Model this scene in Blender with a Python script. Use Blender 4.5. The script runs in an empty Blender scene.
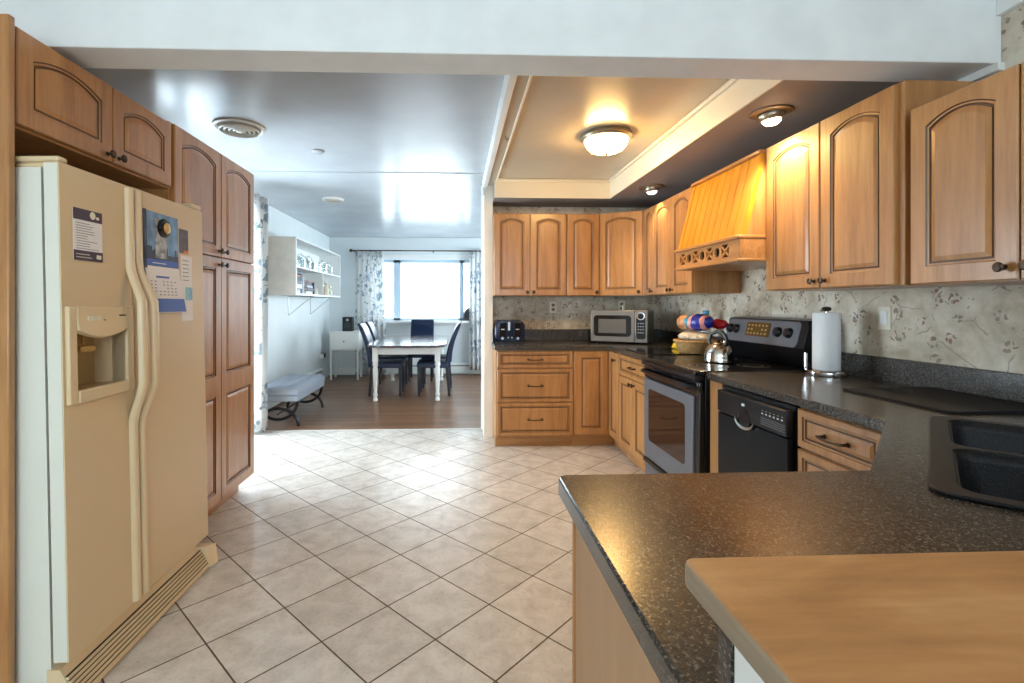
import bpy, bmesh, math, random
from mathutils import Vector, Matrix, Euler
random.seed(7)
S = bpy.context.scene
COL = S.collection
R = math.radians
PI = math.pi

# ------------------------------------------------------------------ camera
cam = bpy.data.cameras.new('camera'); cam_o = bpy.data.objects.new('camera', cam); COL.objects.link(cam_o)
cam.sensor_width = 36.0; cam.lens = 495.0/1024*36
cam.shift_x = (512-478)/1024; cam.shift_y = -(341.5-304.5)/1024
cam.clip_start = 0.02; cam.clip_end = 200
cam_o.location = (0, 0, 1.28); cam_o.rotation_euler = (R(90), 0, R(-2.5))
S.camera = cam_o

# ------------------------------------------------------------------ world, daylight, exposure
W = bpy.data.worlds.new('sky'); S.world = W; W.use_nodes = True
bg = W.node_tree.nodes['Background']; bg.inputs[0].default_value = (0.80, 0.91, 1.0, 1); bg.inputs[1].default_value = 9.0
S.view_settings.view_transform = 'Standard'; S.view_settings.look = 'None'
S.view_settings.gamma = 1.0; S.view_settings.use_curve_mapping = False
S.view_settings.exposure = 0.3
try:
    S.cycles.use_denoising = True; S.cycles.denoiser = 'OPENIMAGEDENOISE'
    S.cycles.max_bounces = 10; S.cycles.diffuse_bounces = 6; S.cycles.glossy_bounces = 5
    S.cycles.transparent_max_bounces = 16; S.cycles.sample_clamp_indirect = 6.0
    S.cycles.caustics_reflective = False; S.cycles.caustics_refractive = False
except Exception: pass

def area(name, loc, rot, sx, sy, power, color, portal=False):
    l = bpy.data.lights.new(name, 'AREA'); l.shape = 'RECTANGLE'; l.size = sx; l.size_y = sy
    l.energy = power; l.color = color; l.cycles.is_portal = portal
    o = bpy.data.objects.new(name, l); o.location = loc; o.rotation_euler = rot; COL.objects.link(o); return o
# daylight outside the windows of the room behind the camera, of the hall on the left, and of the dining room, whose right-hand fill is added
area('portal_rear', (-0.2, -2.80, 1.55), (R(90), 0, 0), 3.0, 1.4, 1, (1, 1, 1), True)
area('daylight_left', (-2.62, 4.35, 1.25), (R(90), 0, R(-90)), 1.5, 2.1, 62, (0.78, 0.90, 1.0))
area('added_fill_right', (2.24, 7.2, 1.45), (R(90), 0, R(90)), 2.4, 1.3, 55, (0.80, 0.91, 1.0))  # added light at an unseen, made-up window, brightens the dining walls
area('portal_dining', (-0.62, 9.33, 1.5), (R(-90), 0, 0), 1.9, 1.2, 1, (1, 1, 1), True)

# ------------------------------------------------------------------ material helpers
def new_mat(name):
    m = bpy.data.materials.new(name); m.use_nodes = True
    nt = m.node_tree; b = nt.nodes['Principled BSDF']
    return m, nt, b
def N(nt, typ, **kw):
    n = nt.nodes.new(typ)
    for k, v in kw.items(): setattr(n, k, v)
    return n
def plain(name, col, rough=0.5, metal=0.0, bump=0.0, bscale=200, var=0.0, vscale=3.0, coat=0.0, spec=0.5):
    m, nt, b = new_mat(name)
    b.inputs['Base Color'].default_value = (*col, 1); b.inputs['Roughness'].default_value = rough
    b.inputs['Metallic'].default_value = metal; b.inputs['Coat Weight'].default_value = coat
    b.inputs['Specular IOR Level'].default_value = spec
    tc = N(nt, 'ShaderNodeTexCoord')
    if var > 0:
        n = N(nt, 'ShaderNodeTexNoise'); n.inputs['Scale'].default_value = vscale; n.inputs['Detail'].default_value = 5
        nt.links.new(tc.outputs['Object'], n.inputs['Vector'])
        r = ramp(nt, [(0.3, tuple(c*(1-var) for c in col)), (0.7, tuple(min(1, c*(1+var*0.6)) for c in col))])
        nt.links.new(n.outputs['Fac'], r.inputs[0]); nt.links.new(r.outputs[0], b.inputs['Base Color'])
    if bump > 0:
        n2 = N(nt, 'ShaderNodeTexNoise'); n2.inputs['Scale'].default_value = bscale; n2.inputs['Detail'].default_value = 3
        nt.links.new(tc.outputs['Object'], n2.inputs['Vector'])
        bp = N(nt, 'ShaderNodeBump'); bp.inputs['Strength'].default_value = bump; bp.inputs['Distance'].default_value = 0.003
        nt.links.new(n2.outputs['Fac'], bp.inputs['Height']); nt.links.new(bp.outputs[0], b.inputs['Normal'])
    return m
def ramp(nt, stops, interp='LINEAR'):
    r = N(nt, 'ShaderNodeValToRGB'); cr = r.color_ramp; cr.interpolation = interp
    while len(cr.elements) < len(stops): cr.elements.new(0.5)
    for e, (p, c) in zip(cr.elements, stops):
        e.position = p; e.color = (*c, 1) if len(c) == 3 else c
    return r
def mixc(nt, fac, a, b, mode='MIX'):
    m = N(nt, 'ShaderNodeMix', data_type='RGBA', blend_type=mode)
    L = nt.links
    for sock, v in ((m.inputs[0], fac), (m.inputs[6], a), (m.inputs[7], b)):
        if hasattr(v, 'is_linked') or isinstance(v, bpy.types.NodeSocket): L.new(v, sock)
        elif isinstance(v, (int, float)): sock.default_value = v
        else: sock.default_value = (*v, 1)
    return m.outputs[2]
def math_n(nt, op, a, b=None):
    m = N(nt, 'ShaderNodeMath', operation=op)
    for i, v in enumerate((a, b)):
        if v is None: continue
        if isinstance(v, (int, float)): m.inputs[i].default_value = v
        else: nt.links.new(v, m.inputs[i])
    return m.outputs[0]
def mapping(nt, src, scale=(1, 1, 1), loc=(0, 0, 0), rot=(0, 0, 0), vt='POINT'):
    mp = N(nt, 'ShaderNodeMapping', vector_type=vt)
    mp.inputs['Scale'].default_value = scale; mp.inputs['Location'].default_value = loc; mp.inputs['Rotation'].default_value = rot
    nt.links.new(src, mp.inputs['Vector']); return mp.outputs[0]
def noise(nt, vec, scale, detail=4, rough=0.55, dist=0.0):
    n = N(nt, 'ShaderNodeTexNoise'); n.inputs['Scale'].default_value = scale; n.inputs['Detail'].default_value = detail
    n.inputs['Roughness'].default_value = rough; n.inputs['Distortion'].default_value = dist
    nt.links.new(vec, n.inputs['Vector']); return n.outputs['Fac']

def wood(name, dark, mid, light, axis='Z', rough=0.32, coat=0.25, scale=1.0, blot=0.2):
    m, nt, b = new_mat(name)
    tc = N(nt, 'ShaderNodeTexCoord'); oi = N(nt, 'ShaderNodeObjectInfo')
    add = N(nt, 'ShaderNodeVectorMath', operation='ADD'); sc = N(nt, 'ShaderNodeVectorMath', operation='SCALE')
    cmb = N(nt, 'ShaderNodeCombineXYZ')
    for i in range(3): nt.links.new(oi.outputs['Random'], cmb.inputs[i])
    sc.inputs['Scale'].default_value = 9.0; nt.links.new(cmb.outputs[0], sc.inputs[0])
    nt.links.new(tc.outputs['Object'], add.inputs[0]); nt.links.new(sc.outputs[0], add.inputs[1])
    st = {'Z': (9, 9, 0.8), 'X': (0.8, 9, 9), 'Y': (9, 0.8, 9)}[axis]
    v = mapping(nt, add.outputs[0], tuple(s*scale for s in st))
    n1 = noise(nt, v, 1.6, 6, 0.6, 0.6)
    v2 = mapping(nt, add.outputs[0], tuple(s*scale*5 for s in st))
    n2 = noise(nt, v2, 2.0, 3, 0.6)
    n3 = noise(nt, mapping(nt, add.outputs[0], (3, 6, 6)) if blot > 0.2 else add.outputs[0], 1.7, 5 if blot > 0.2 else 2, 0.6, 1.2 if blot > 0.2 else 0)
    f = math_n(nt, 'ADD', math_n(nt, 'MULTIPLY', n1, 0.6), math_n(nt, 'MULTIPLY', n2, 0.22))
    f = math_n(nt, 'ADD', f, math_n(nt, 'MULTIPLY', n3, blot)); f = math_n(nt, 'SUBTRACT', f, (blot-0.2)*0.5) if blot > 0.2 else f
    r = ramp(nt, [(0.36, dark), (0.52, mid), (0.68, light)])
    nt.links.new(f, r.inputs[0]); nt.links.new(r.outputs[0], b.inputs['Base Color'])
    b.inputs['Roughness'].default_value = rough; b.inputs['Coat Weight'].default_value = coat; b.inputs['Coat Roughness'].default_value = 0.18
    return m
def thin_glass(name, tint=(1, 1, 1), gloss=0.1):
    m = bpy.data.materials.new(name); m.use_nodes = True; nt = m.node_tree
    nt.nodes.clear()
    out = N(nt, 'ShaderNodeOutputMaterial'); mx = N(nt, 'ShaderNodeMixShader')
    t = N(nt, 'ShaderNodeBsdfTransparent'); t.inputs[0].default_value = (*tint, 1)
    g = N(nt, 'ShaderNodeBsdfGlossy'); g.inputs['Roughness'].default_value = 0.02
    lw = N(nt, 'ShaderNodeLayerWeight'); lw.inputs[0].default_value = gloss
    nt.links.new(lw.outputs['Facing'], mx.inputs[0]); nt.links.new(t.outputs[0], mx.inputs[1]); nt.links.new(g.outputs[0], mx.inputs[2])
    nt.links.new(mx.outputs[0], out.inputs[0]); return m
def emit(name, col, strength):
    m, nt, b = new_mat(name)
    b.inputs['Base Color'].default_value = (0.9, 0.85, 0.75, 1)
    b.inputs['Emission Color'].default_value = (*col, 1); b.inputs['Emission Strength'].default_value = strength
    return m

# ------------------------------------------------------------------ materials
M = {}
M['maple'] = wood('maple', (0.30, 0.130, 0.040), (0.42, 0.200, 0.068), (0.52, 0.275, 0.105))
M['maple_h'] = wood('maple_level', (0.30, 0.130, 0.040), (0.42, 0.200, 0.068), (0.52, 0.275, 0.105), 'Y')
M['maple_x'] = wood('maple_cross', (0.30, 0.130, 0.040), (0.42, 0.200, 0.068), (0.52, 0.275, 0.105), 'X')
M['glaze'] = plain('glaze', (0.11, 0.045, 0.015), 0.4)
M['hood_wood_lamplit'] = wood('hood_maple_lamplit', (0.50, 0.20, 0.012), (0.60, 0.26, 0.018), (0.68, 0.32, 0.028))  # maple pushed to saturated orange: the lamp's glow on the hood is painted in
M['bar_wood'] = wood('bar_wood', (0.30, 0.125, 0.038), (0.47, 0.215, 0.070), (0.62, 0.33, 0.135), 'X', 0.45, 0.1, 0.6, 0.45)
M['bar_edge'] = wood('bar_edge', (0.22, 0.16, 0.10), (0.34, 0.26, 0.18), (0.44, 0.35, 0.26), 'Y', 0.6, 0.0)
M['panel_wood'] = wood('end_panel', (0.45, 0.26, 0.14), (0.50, 0.30, 0.165), (0.55, 0.34, 0.19), 'Z', 0.5, 0.0)
M['bronze'] = plain('bronze', (0.075, 0.05, 0.035), 0.38, 0.9)
M['white_paint'] = plain('white_paint', (0.82, 0.84, 0.83), 0.45, var=0.05)
M['beam_paint'] = plain('beam_paint', (0.80, 0.83, 0.84), 0.5, var=0.06, vscale=6, bump=0.1, bscale=40)
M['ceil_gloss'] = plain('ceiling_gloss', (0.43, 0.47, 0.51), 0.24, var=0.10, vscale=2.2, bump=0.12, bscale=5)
M['ceil_tray'] = plain('ceiling_tray', (0.50, 0.44, 0.34), 0.27, var=0.05, bump=0.1, bscale=9)
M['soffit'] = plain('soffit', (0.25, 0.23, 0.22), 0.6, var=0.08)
M['cream_trim'] = plain('cream_trim', (0.80, 0.72, 0.56), 0.4)
M['dining_wall'] = plain('dining_wall', (0.74, 0.79, 0.80), 0.55, var=0.05, vscale=2)
M['almond'] = plain('almond', (0.66, 0.51, 0.31), 0.36, bump=0.22, bscale=260)
M['almond_s'] = plain('almond_smooth', (0.70, 0.55, 0.34), 0.33)
M['almond_daylit'] = plain('almond_side_daylit', (0.70, 0.70, 0.62), 0.45, bump=0.2, bscale=260)  # same almond finish, with cool window light on the sides put into the colour
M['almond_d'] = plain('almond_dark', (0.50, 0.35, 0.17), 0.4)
M['black'] = plain('black_plastic', (0.008, 0.008, 0.010), 0.28, spec=0.3)
M['black_gloss'] = plain('black_gloss', (0.008, 0.008, 0.010), 0.08)
M['gap'] = plain('dark_gap', (0.015, 0.012, 0.010), 0.8)
M['steel'] = plain('stainless', (0.50, 0.50, 0.51), 0.34, 0.9)
M['steel_d'] = plain('oven_steel', (0.15, 0.155, 0.175), 0.45, 0.4)
M['mw_steel'] = plain('microwave_steel', (0.27, 0.25, 0.23), 0.38, 0.75)
M['vent_beige'] = plain('vent_beige', (0.55, 0.53, 0.48), 0.4)
M['chrome'] = plain('chrome', (0.82, 0.82, 0.84), 0.08, 1.0)
M['nickel'] = plain('nickel', (0.42, 0.37, 0.28), 0.35, 0.9)
M['oven_glass'] = plain('oven_glass', (0.030, 0.014, 0.010), 0.07)
M['clock_glass'] = plain('clock_glass', (0.10, 0.055, 0.012), 0.25)
M['paper'] = plain('paper', (0.80, 0.78, 0.78), 0.6)
M['paper_white'] = plain('paper_towel', (0.80, 0.82, 0.84), 0.9, bump=0.5, bscale=120)
M['purple'] = plain('deep_purple', (0.045, 0.028, 0.065), 0.5)
M['ink'] = plain('ink', (0.30, 0.28, 0.32), 0.6)
M['blue_ink'] = plain('blue_ink', (0.045, 0.12, 0.46), 0.45)
M['navy_print'] = plain('navy_print', (0.02, 0.03, 0.075), 0.35)
M['sky_print'] = plain('sky_print', (0.17, 0.33, 0.58), 0.3, var=0.55, vscale=14)
M['grey_print'] = plain('grey_print', (0.42, 0.43, 0.45), 0.4, var=0.7, vscale=45)
M['photo_print'] = plain('photo_print', (0.09, 0.06, 0.07), 0.3, var=0.6, vscale=50)
M['orange_print'] = plain('orange_print', (0.75, 0.2, 0.07), 0.5)
M['teal_print'] = plain('teal_print', (0.25, 0.50, 0.66), 0.5, var=0.3, vscale=40)
M['gold'] = plain('gold', (0.55, 0.40, 0.16), 0.3, 0.6)
M['navy_leather'] = plain('navy_leather', (0.008, 0.016, 0.045), 0.35, bump=0.25, bscale=90, spec=0.3)
M['navy_wood'] = plain('dark_leg', (0.012, 0.014, 0.022), 0.4)
M['table_top'] = wood('table_top', (0.060, 0.045, 0.055), (0.085, 0.065, 0.075), (0.11, 0.085, 0.10), 'Y', 0.07, 0.6)
M['grey_fabric'] = plain('grey_fabric', (0.26, 0.29, 0.34), 0.85, bump=0.4, bscale=350)
M['iron'] = plain('wrought_iron', (0.012, 0.012, 0.016), 0.4, 0.5)
M['desk_white'] = plain('desk_white', (0.78, 0.78, 0.74), 0.4)
M['shelf_beige'] = plain('shelf_beige', (0.58, 0.53, 0.46), 0.55, var=0.08, vscale=9)
M['heater'] = plain('heater_enamel', (0.70, 0.72, 0.70), 0.35)
M['dark_grey'] = plain('dark_grey', (0.035, 0.04, 0.05), 0.7)
M['speaker_black'] = plain('speaker_black', (0.012, 0.013, 0.018), 0.6)
M['ivory'] = plain('ivory', (0.72, 0.68, 0.54), 0.4)
M['outlet_slot'] = plain('outlet_slot', (0.20, 0.13, 0.10), 0.5)
M['wicker'] = plain('wicker', (0.50, 0.28, 0.10), 0.7, bump=0.9, bscale=70, var=0.4, vscale=60)
M['banana'] = plain('banana', (0.80, 0.58, 0.03), 0.5)
M['red_bag'] = plain('red_bag', (0.50, 0.015, 0.025), 0.25)
M['blue_bag'] = plain('blue_bag', (0.02, 0.03, 0.30), 0.22)
M['teal_bag'] = plain('teal_bag', (0.03, 0.25, 0.40), 0.22)
M['pink_bag'] = plain('pink_bag', (0.70, 0.30, 0.25), 0.3)
M['bread'] = plain('bread', (0.62, 0.30, 0.13), 0.5, var=0.5, vscale=40)
M['cream_bread'] = plain('cream_bread', (0.72, 0.62, 0.46), 0.5, var=0.45, vscale=60)
M['kettle'] = plain('kettle_steel', (0.70, 0.68, 0.64), 0.12, 1.0)
M['toaster'] = plain('toaster_navy', (0.014, 0.022, 0.055), 0.2)
M['pale_light'] = plain('pale_button', (0.65, 0.70, 0.75), 0.4)
M['lamp_glass'] = emit('lamp_glass', (1.0, 0.60, 0.21), 66.0)
M['bulb_lit'] = emit('bulb_lit', (1.0, 0.80, 0.50), 14.0)
M['bulb_dim'] = emit('bulb_pale', (0.95, 0.95, 1.0), 1.2)
M['pane'] = thin_glass('window_pane', (0.98, 1, 1), 0.06)
M['tumbler'] = thin_glass('tumbler_glass', (0.95, 0.97, 0.97), 0.22)
M['vinyl'] = plain('window_vinyl', (0.50, 0.63, 0.74), 0.4)
M['outside'] = plain('pale_ground', (0.75, 0.75, 0.73), 0.9)
M['rubber'] = plain('rubber', (0.02, 0.02, 0.02), 0.7)

def counter_mat(name):
    m, nt, b = new_mat(name); tc = N(nt, 'ShaderNodeTexCoord'); o = tc.outputs['Object']
    n1 = noise(nt, o, 250, 2, 0.6); n2 = noise(nt, o, 120, 4, 0.7); n3 = noise(nt, o, 420, 1)
    base = ramp(nt, [(0.36, (0.012, 0.011, 0.011)), (0.54, (0.036, 0.030, 0.026)), (0.68, (0.090, 0.074, 0.060))])
    nt.links.new(n2, base.inputs[0])
    r2 = ramp(nt, [(0.55, (0, 0, 0)), (0.66, (1, 1, 1))]); nt.links.new(n1, r2.inputs[0])
    c = mixc(nt, r2.outputs[0], base.outputs[0], (0.21, 0.18, 0.15))
    r3 = ramp(nt, [(0.62, (0, 0, 0)), (0.70, (1, 1, 1))]); nt.links.new(n3, r3.inputs[0])
    c = mixc(nt, r3.outputs[0], c, (0.010, 0.010, 0.012))
    nt.links.new(c, b.inputs['Base Color']); b.inputs['Roughness'].default_value = 0.23
    return m
M['counter'] = counter_mat('speckled_laminate')
def sink_mat():
    m, nt, b = new_mat('sink_composite'); tc = N(nt, 'ShaderNodeTexCoord')
    n1 = noise(nt, tc.outputs['Object'], 420, 1)
    r = ramp(nt, [(0.60, (0.009, 0.009, 0.011)), (0.74, (0.08, 0.08, 0.09))]); nt.links.new(n1, r.inputs[0])
    nt.links.new(r.outputs[0], b.inputs['Base Color']); b.inputs['Roughness'].default_value = 0.42; b.inputs['Specular IOR Level'].default_value = 0.22; return m
M['sink'] = sink_mat()
def board_mat():
    m, nt, b = new_mat('black_glass_board'); tc = N(nt, 'ShaderNodeTexCoord')
    n1 = noise(nt, tc.outputs['Object'], 600, 1)
    r = ramp(nt, [(0.62, (0.010, 0.010, 0.012)), (0.75, (0.09, 0.09, 0.10))]); nt.links.new(n1, r.inputs[0])
    nt.links.new(r.outputs[0], b.inputs['Base Color']); b.inputs['Roughness'].default_value = 0.6; b.inputs['Specular IOR Level'].default_value = 0.12; return m
M['board'] = board_mat()
def tile_mat():
    m, nt, b = new_mat('floor_tile'); tc = N(nt, 'ShaderNodeTexCoord'); o = tc.outputs['Object']
    v = mapping(nt, o, (1, 1, 1), (-0.0728, 2.3283, 0), (0, 0, R(44.09)), 'TEXTURE')
    br = N(nt, 'ShaderNodeTexBrick'); br.offset = 0.0; br.squash = 1.0
    br.inputs['Scale'].default_value = 1.0; br.inputs['Brick Width'].default_value = 0.3054; br.inputs['Row Height'].default_value = 0.3054
    br.inputs['Mortar Size'].default_value = 0.0036; br.inputs['Mortar Smooth'].default_value = 0.25; br.inputs['Bias'].default_value = 0.0
    br.inputs['Color1'].default_value = (0.57, 0.530, 0.485, 1); br.inputs['Color2'].default_value = (0.65, 0.610, 0.565, 1)
    br.inputs['Mortar'].default_value = (0.10, 0.066, 0.040, 1)
    nt.links.new(v, br.inputs['Vector'])
    n1 = noise(nt, o, 9, 6, 0.65, 0.4); n2 = noise(nt, o, 55, 4, 0.7)
    r1 = ramp(nt, [(0.3, (0.80, 0.77, 0.73)), (0.62, (1.06, 1.05, 1.04))]); nt.links.new(n1, r1.inputs[0])
    r2 = ramp(nt, [(0.30, (0.78, 0.76, 0.74)), (0.46, (1, 1, 1))]); nt.links.new(n2, r2.inputs[0])
    c = mixc(nt, 1.0, br.outputs['Color'], r1.outputs[0], 'MULTIPLY'); c = mixc(nt, 0.8, c, r2.outputs[0], 'MULTIPLY')
    nt.links.new(c, b.inputs['Base Color'])
    rr = N(nt, 'ShaderNodeMapRange'); rr.inputs['To Min'].default_value = 0.25; rr.inputs['To Max'].default_value = 0.8
    nt.links.new(br.outputs['Fac'], rr.inputs['Value']); nt.links.new(rr.outputs[0], b.inputs['Roughness'])
    h = math_n(nt, 'SUBTRACT', math_n(nt, 'MULTIPLY', n1, 0.15), br.outputs['Fac'])
    bp = N(nt, 'ShaderNodeBump'); bp.inputs['Strength'].default_value = 0.45; bp.inputs['Distance'].default_value = 0.004
    nt.links.new(h, bp.inputs['Height']); nt.links.new(bp.outputs[0], b.inputs['Normal'])
    return m
M['tile'] = tile_mat()
def plank_mat():
    m, nt, b = new_mat('floor_planks'); tc = N(nt, 'ShaderNodeTexCoord'); o = tc.outputs['Object']
    br = N(nt, 'ShaderNodeTexBrick'); br.offset = 0.37
    br.inputs['Scale'].default_value = 1.0; br.inputs['Brick Width'].default_value = 0.9; br.inputs['Row Height'].default_value = 0.075
    br.inputs['Mortar Size'].default_value = 0.0012; br.inputs['Mortar Smooth'].default_value = 0.3
    br.inputs['Color1'].default_value = (0.14, 0.068, 0.034, 1); br.inputs['Color2'].default_value = (0.26, 0.135, 0.070, 1); br.inputs['Mortar'].default_value = (0.05, 0.025, 0.012, 1)
    nt.links.new(o, br.inputs['Vector'])
    n1 = noise(nt, mapping(nt, o, (2, 30, 2)), 1.5, 5, 0.6, 0.3)
    r1 = ramp(nt, [(0.3, (0.7, 0.68, 0.66)), (0.7, (1.15, 1.12, 1.1))]); nt.links.new(n1, r1.inputs[0])
    nt.links.new(mixc(nt, 1.0, br.outputs['Color'], r1.outputs[0], 'MULTIPLY'), b.inputs['Base Color'])
    b.inputs['Roughness'].default_value = 0.33
    return m
M['planks'] = plank_mat()
def wallpaper_mat(name, axes):
    m, nt, b = new_mat(name); tc = N(nt, 'ShaderNodeTexCoord')
    sp = N(nt, 'ShaderNodeSeparateXYZ'); nt.links.new(tc.outputs['Object'], sp.inputs[0])
    cb = N(nt, 'ShaderNodeCombineXYZ'); nt.links.new(sp.outputs[axes[0]], cb.inputs[0]); nt.links.new(sp.outputs[axes[1]], cb.inputs[1])
    v = cb.outputs[0]
    n0 = noise(nt, v, 3.2, 5, 0.6, 0.5); n1 = noise(nt, v, 14, 4, 0.6)
    f0 = math_n(nt, 'ADD', math_n(nt, 'MULTIPLY', n0, 0.7), math_n(nt, 'MULTIPLY', n1, 0.3))
    base = ramp(nt, [(0.36, (0.36, 0.285, 0.195)), (0.48, (0.54, 0.465, 0.355)), (0.60, (0.70, 0.645, 0.54))]); nt.links.new(f0, base.inputs[0])
    def vor(scale, feat='F1', rnd=1.0):
        n = N(nt, 'ShaderNodeTexVoronoi', feature=feat, voronoi_dimensions='2D'); n.inputs['Scale'].default_value = scale
        n.inputs['Randomness'].default_value = rnd; nt.links.new(vv, n.inputs['Vector']); return n
    # wobble
    nw = N(nt, 'ShaderNodeTexNoise'); nw.inputs['Scale'].default_value = 22; nt.links.new(v, nw.inputs['Vector'])
    sub = N(nt, 'ShaderNodeVectorMath', operation='SUBTRACT'); nt.links.new(nw.outputs['Color'], sub.inputs[0]); sub.inputs[1].default_value = (0.5, 0.5, 0.5)
    scl = N(nt, 'ShaderNodeVectorMath', operation='SCALE'); scl.inputs['Scale'].default_value = 0.035; nt.links.new(sub.outputs[0], scl.inputs[0])
    ad = N(nt, 'ShaderNodeVectorMath', operation='ADD'); nt.links.new(v, ad.inputs[0]); nt.links.new(scl.outputs[0], ad.inputs[1]); vv = ad.outputs[0]
    big = vor(8.5); small = vor(44); vine = vor(5.2, 'DISTANCE_TO_EDGE'); tiny = vor(34)
    c1 = math_n(nt, 'LESS_THAN', math_n(nt, 'ADD', big.outputs['Distance'], math_n(nt, 'MULTIPLY', noise(nt, v, 40, 2), 0.30)), 0.36)
    leaf = math_n(nt, 'LESS_THAN', small.outputs['Distance'], 0.40)
    fl = math_n(nt, 'MULTIPLY', c1, leaf)
    vl = math_n(nt, 'LESS_THAN', vine.outputs['Distance'], 0.014)
    gate = math_n(nt, 'GREATER_THAN', noise(nt, v, 6.0, 2), 0.50)
    vl = math_n(nt, 'MULTIPLY', math_n(nt, 'MULTIPLY', vl, gate), 0.6)
    bud = math_n(nt, 'MULTIPLY', math_n(nt, 'LESS_THAN', tiny.outputs['Distance'], 0.20), math_n(nt, 'GREATER_THAN', noise(nt, v, 9.0, 2), 0.60))
    lc = ramp(nt, [(0.0, (0.13, 0.10, 0.08)), (0.4, (0.20, 0.17, 0.13)), (0.7, (0.22, 0.06, 0.045)), (1.0, (0.10, 0.11, 0.07))]); nt.links.new(small.outputs['Color'], lc.inputs[0])
    c = mixc(nt, vl, base.outputs[0], (0.22, 0.17, 0.12))
    c = mixc(nt, math_n(nt, 'MULTIPLY', bud, 0.65), c, (0.20, 0.15, 0.10)); c = mixc(nt, math_n(nt, 'MULTIPLY', fl, 0.85), c, lc.outputs[0])
    nt.links.new(c, b.inputs['Base Color']); b.inputs['Roughness'].default_value = 0.5
    return m
M['paper_x'] = wallpaper_mat('wallpaper_back', (0, 2)); M['paper_y'] = wallpaper_mat('wallpaper_right', (1, 2))
def curtain_mat():
    m, nt, b = new_mat('floral_curtain'); tc = N(nt, 'ShaderNodeTexCoord'); o = tc.outputs['Object']
    sp = N(nt, 'ShaderNodeSeparateXYZ'); nt.links.new(o, sp.inputs[0])
    vo = N(nt, 'ShaderNodeTexVoronoi'); vo.inputs['Scale'].default_value = 16; nt.links.new(mapping(nt, o, (1, 1, 0.8)), vo.inputs['Vector'])
    n = noise(nt, o, 9, 4, 0.7); n2 = noise(nt, o, 2.2, 2)
    f = math_n(nt, 'MULTIPLY', math_n(nt, 'LESS_THAN', vo.outputs['Distance'], 0.55), math_n(nt, 'GREATER_THAN', n, 0.5))
    f = math_n(nt, 'MULTIPLY', f, math_n(nt, 'GREATER_THAN', n2, 0.47))
    lc = ramp(nt, [(0, (0.13, 0.20, 0.30)), (0.6, (0.32, 0.42, 0.50)), (1, (0.20, 0.28, 0.22))]); nt.links.new(vo.outputs['Color'], lc.inputs[0])
    c = mixc(nt, math_n(nt, 'MULTIPLY', f, 0.8), (0.80, 0.80, 0.79), lc.outputs[0])
    nt.nodes.remove(b); out = nt.nodes['Material Output']
    d = N(nt, 'ShaderNodeBsdfDiffuse'); t = N(nt, 'ShaderNodeBsdfTranslucent'); mx = N(nt, 'ShaderNodeMixShader'); mx.inputs[0].default_value = 0.48
    nt.links.new(c, d.inputs[0]); nt.links.new(c, t.inputs[0]); nt.links.new(d.outputs[0], mx.inputs[1]); nt.links.new(t.outputs[0], mx.inputs[2])
    nt.links.new(mx.outputs[0], out.inputs[0]); return m
M['curtain'] = curtain_mat()
for i, c in enumerate([(0.05, 0.06, 0.10), (0.45, 0.16, 0.07), (0.10, 0.12, 0.16), (0.35, 0.40, 0.48), (0.70, 0.70, 0.68), (0.04, 0.08, 0.13), (0.28, 0.12, 0.10), (0.55, 0.58, 0.62)]):
    M['book%d' % i] = plain('book_cover_%d' % i, c, 0.5)

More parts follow.
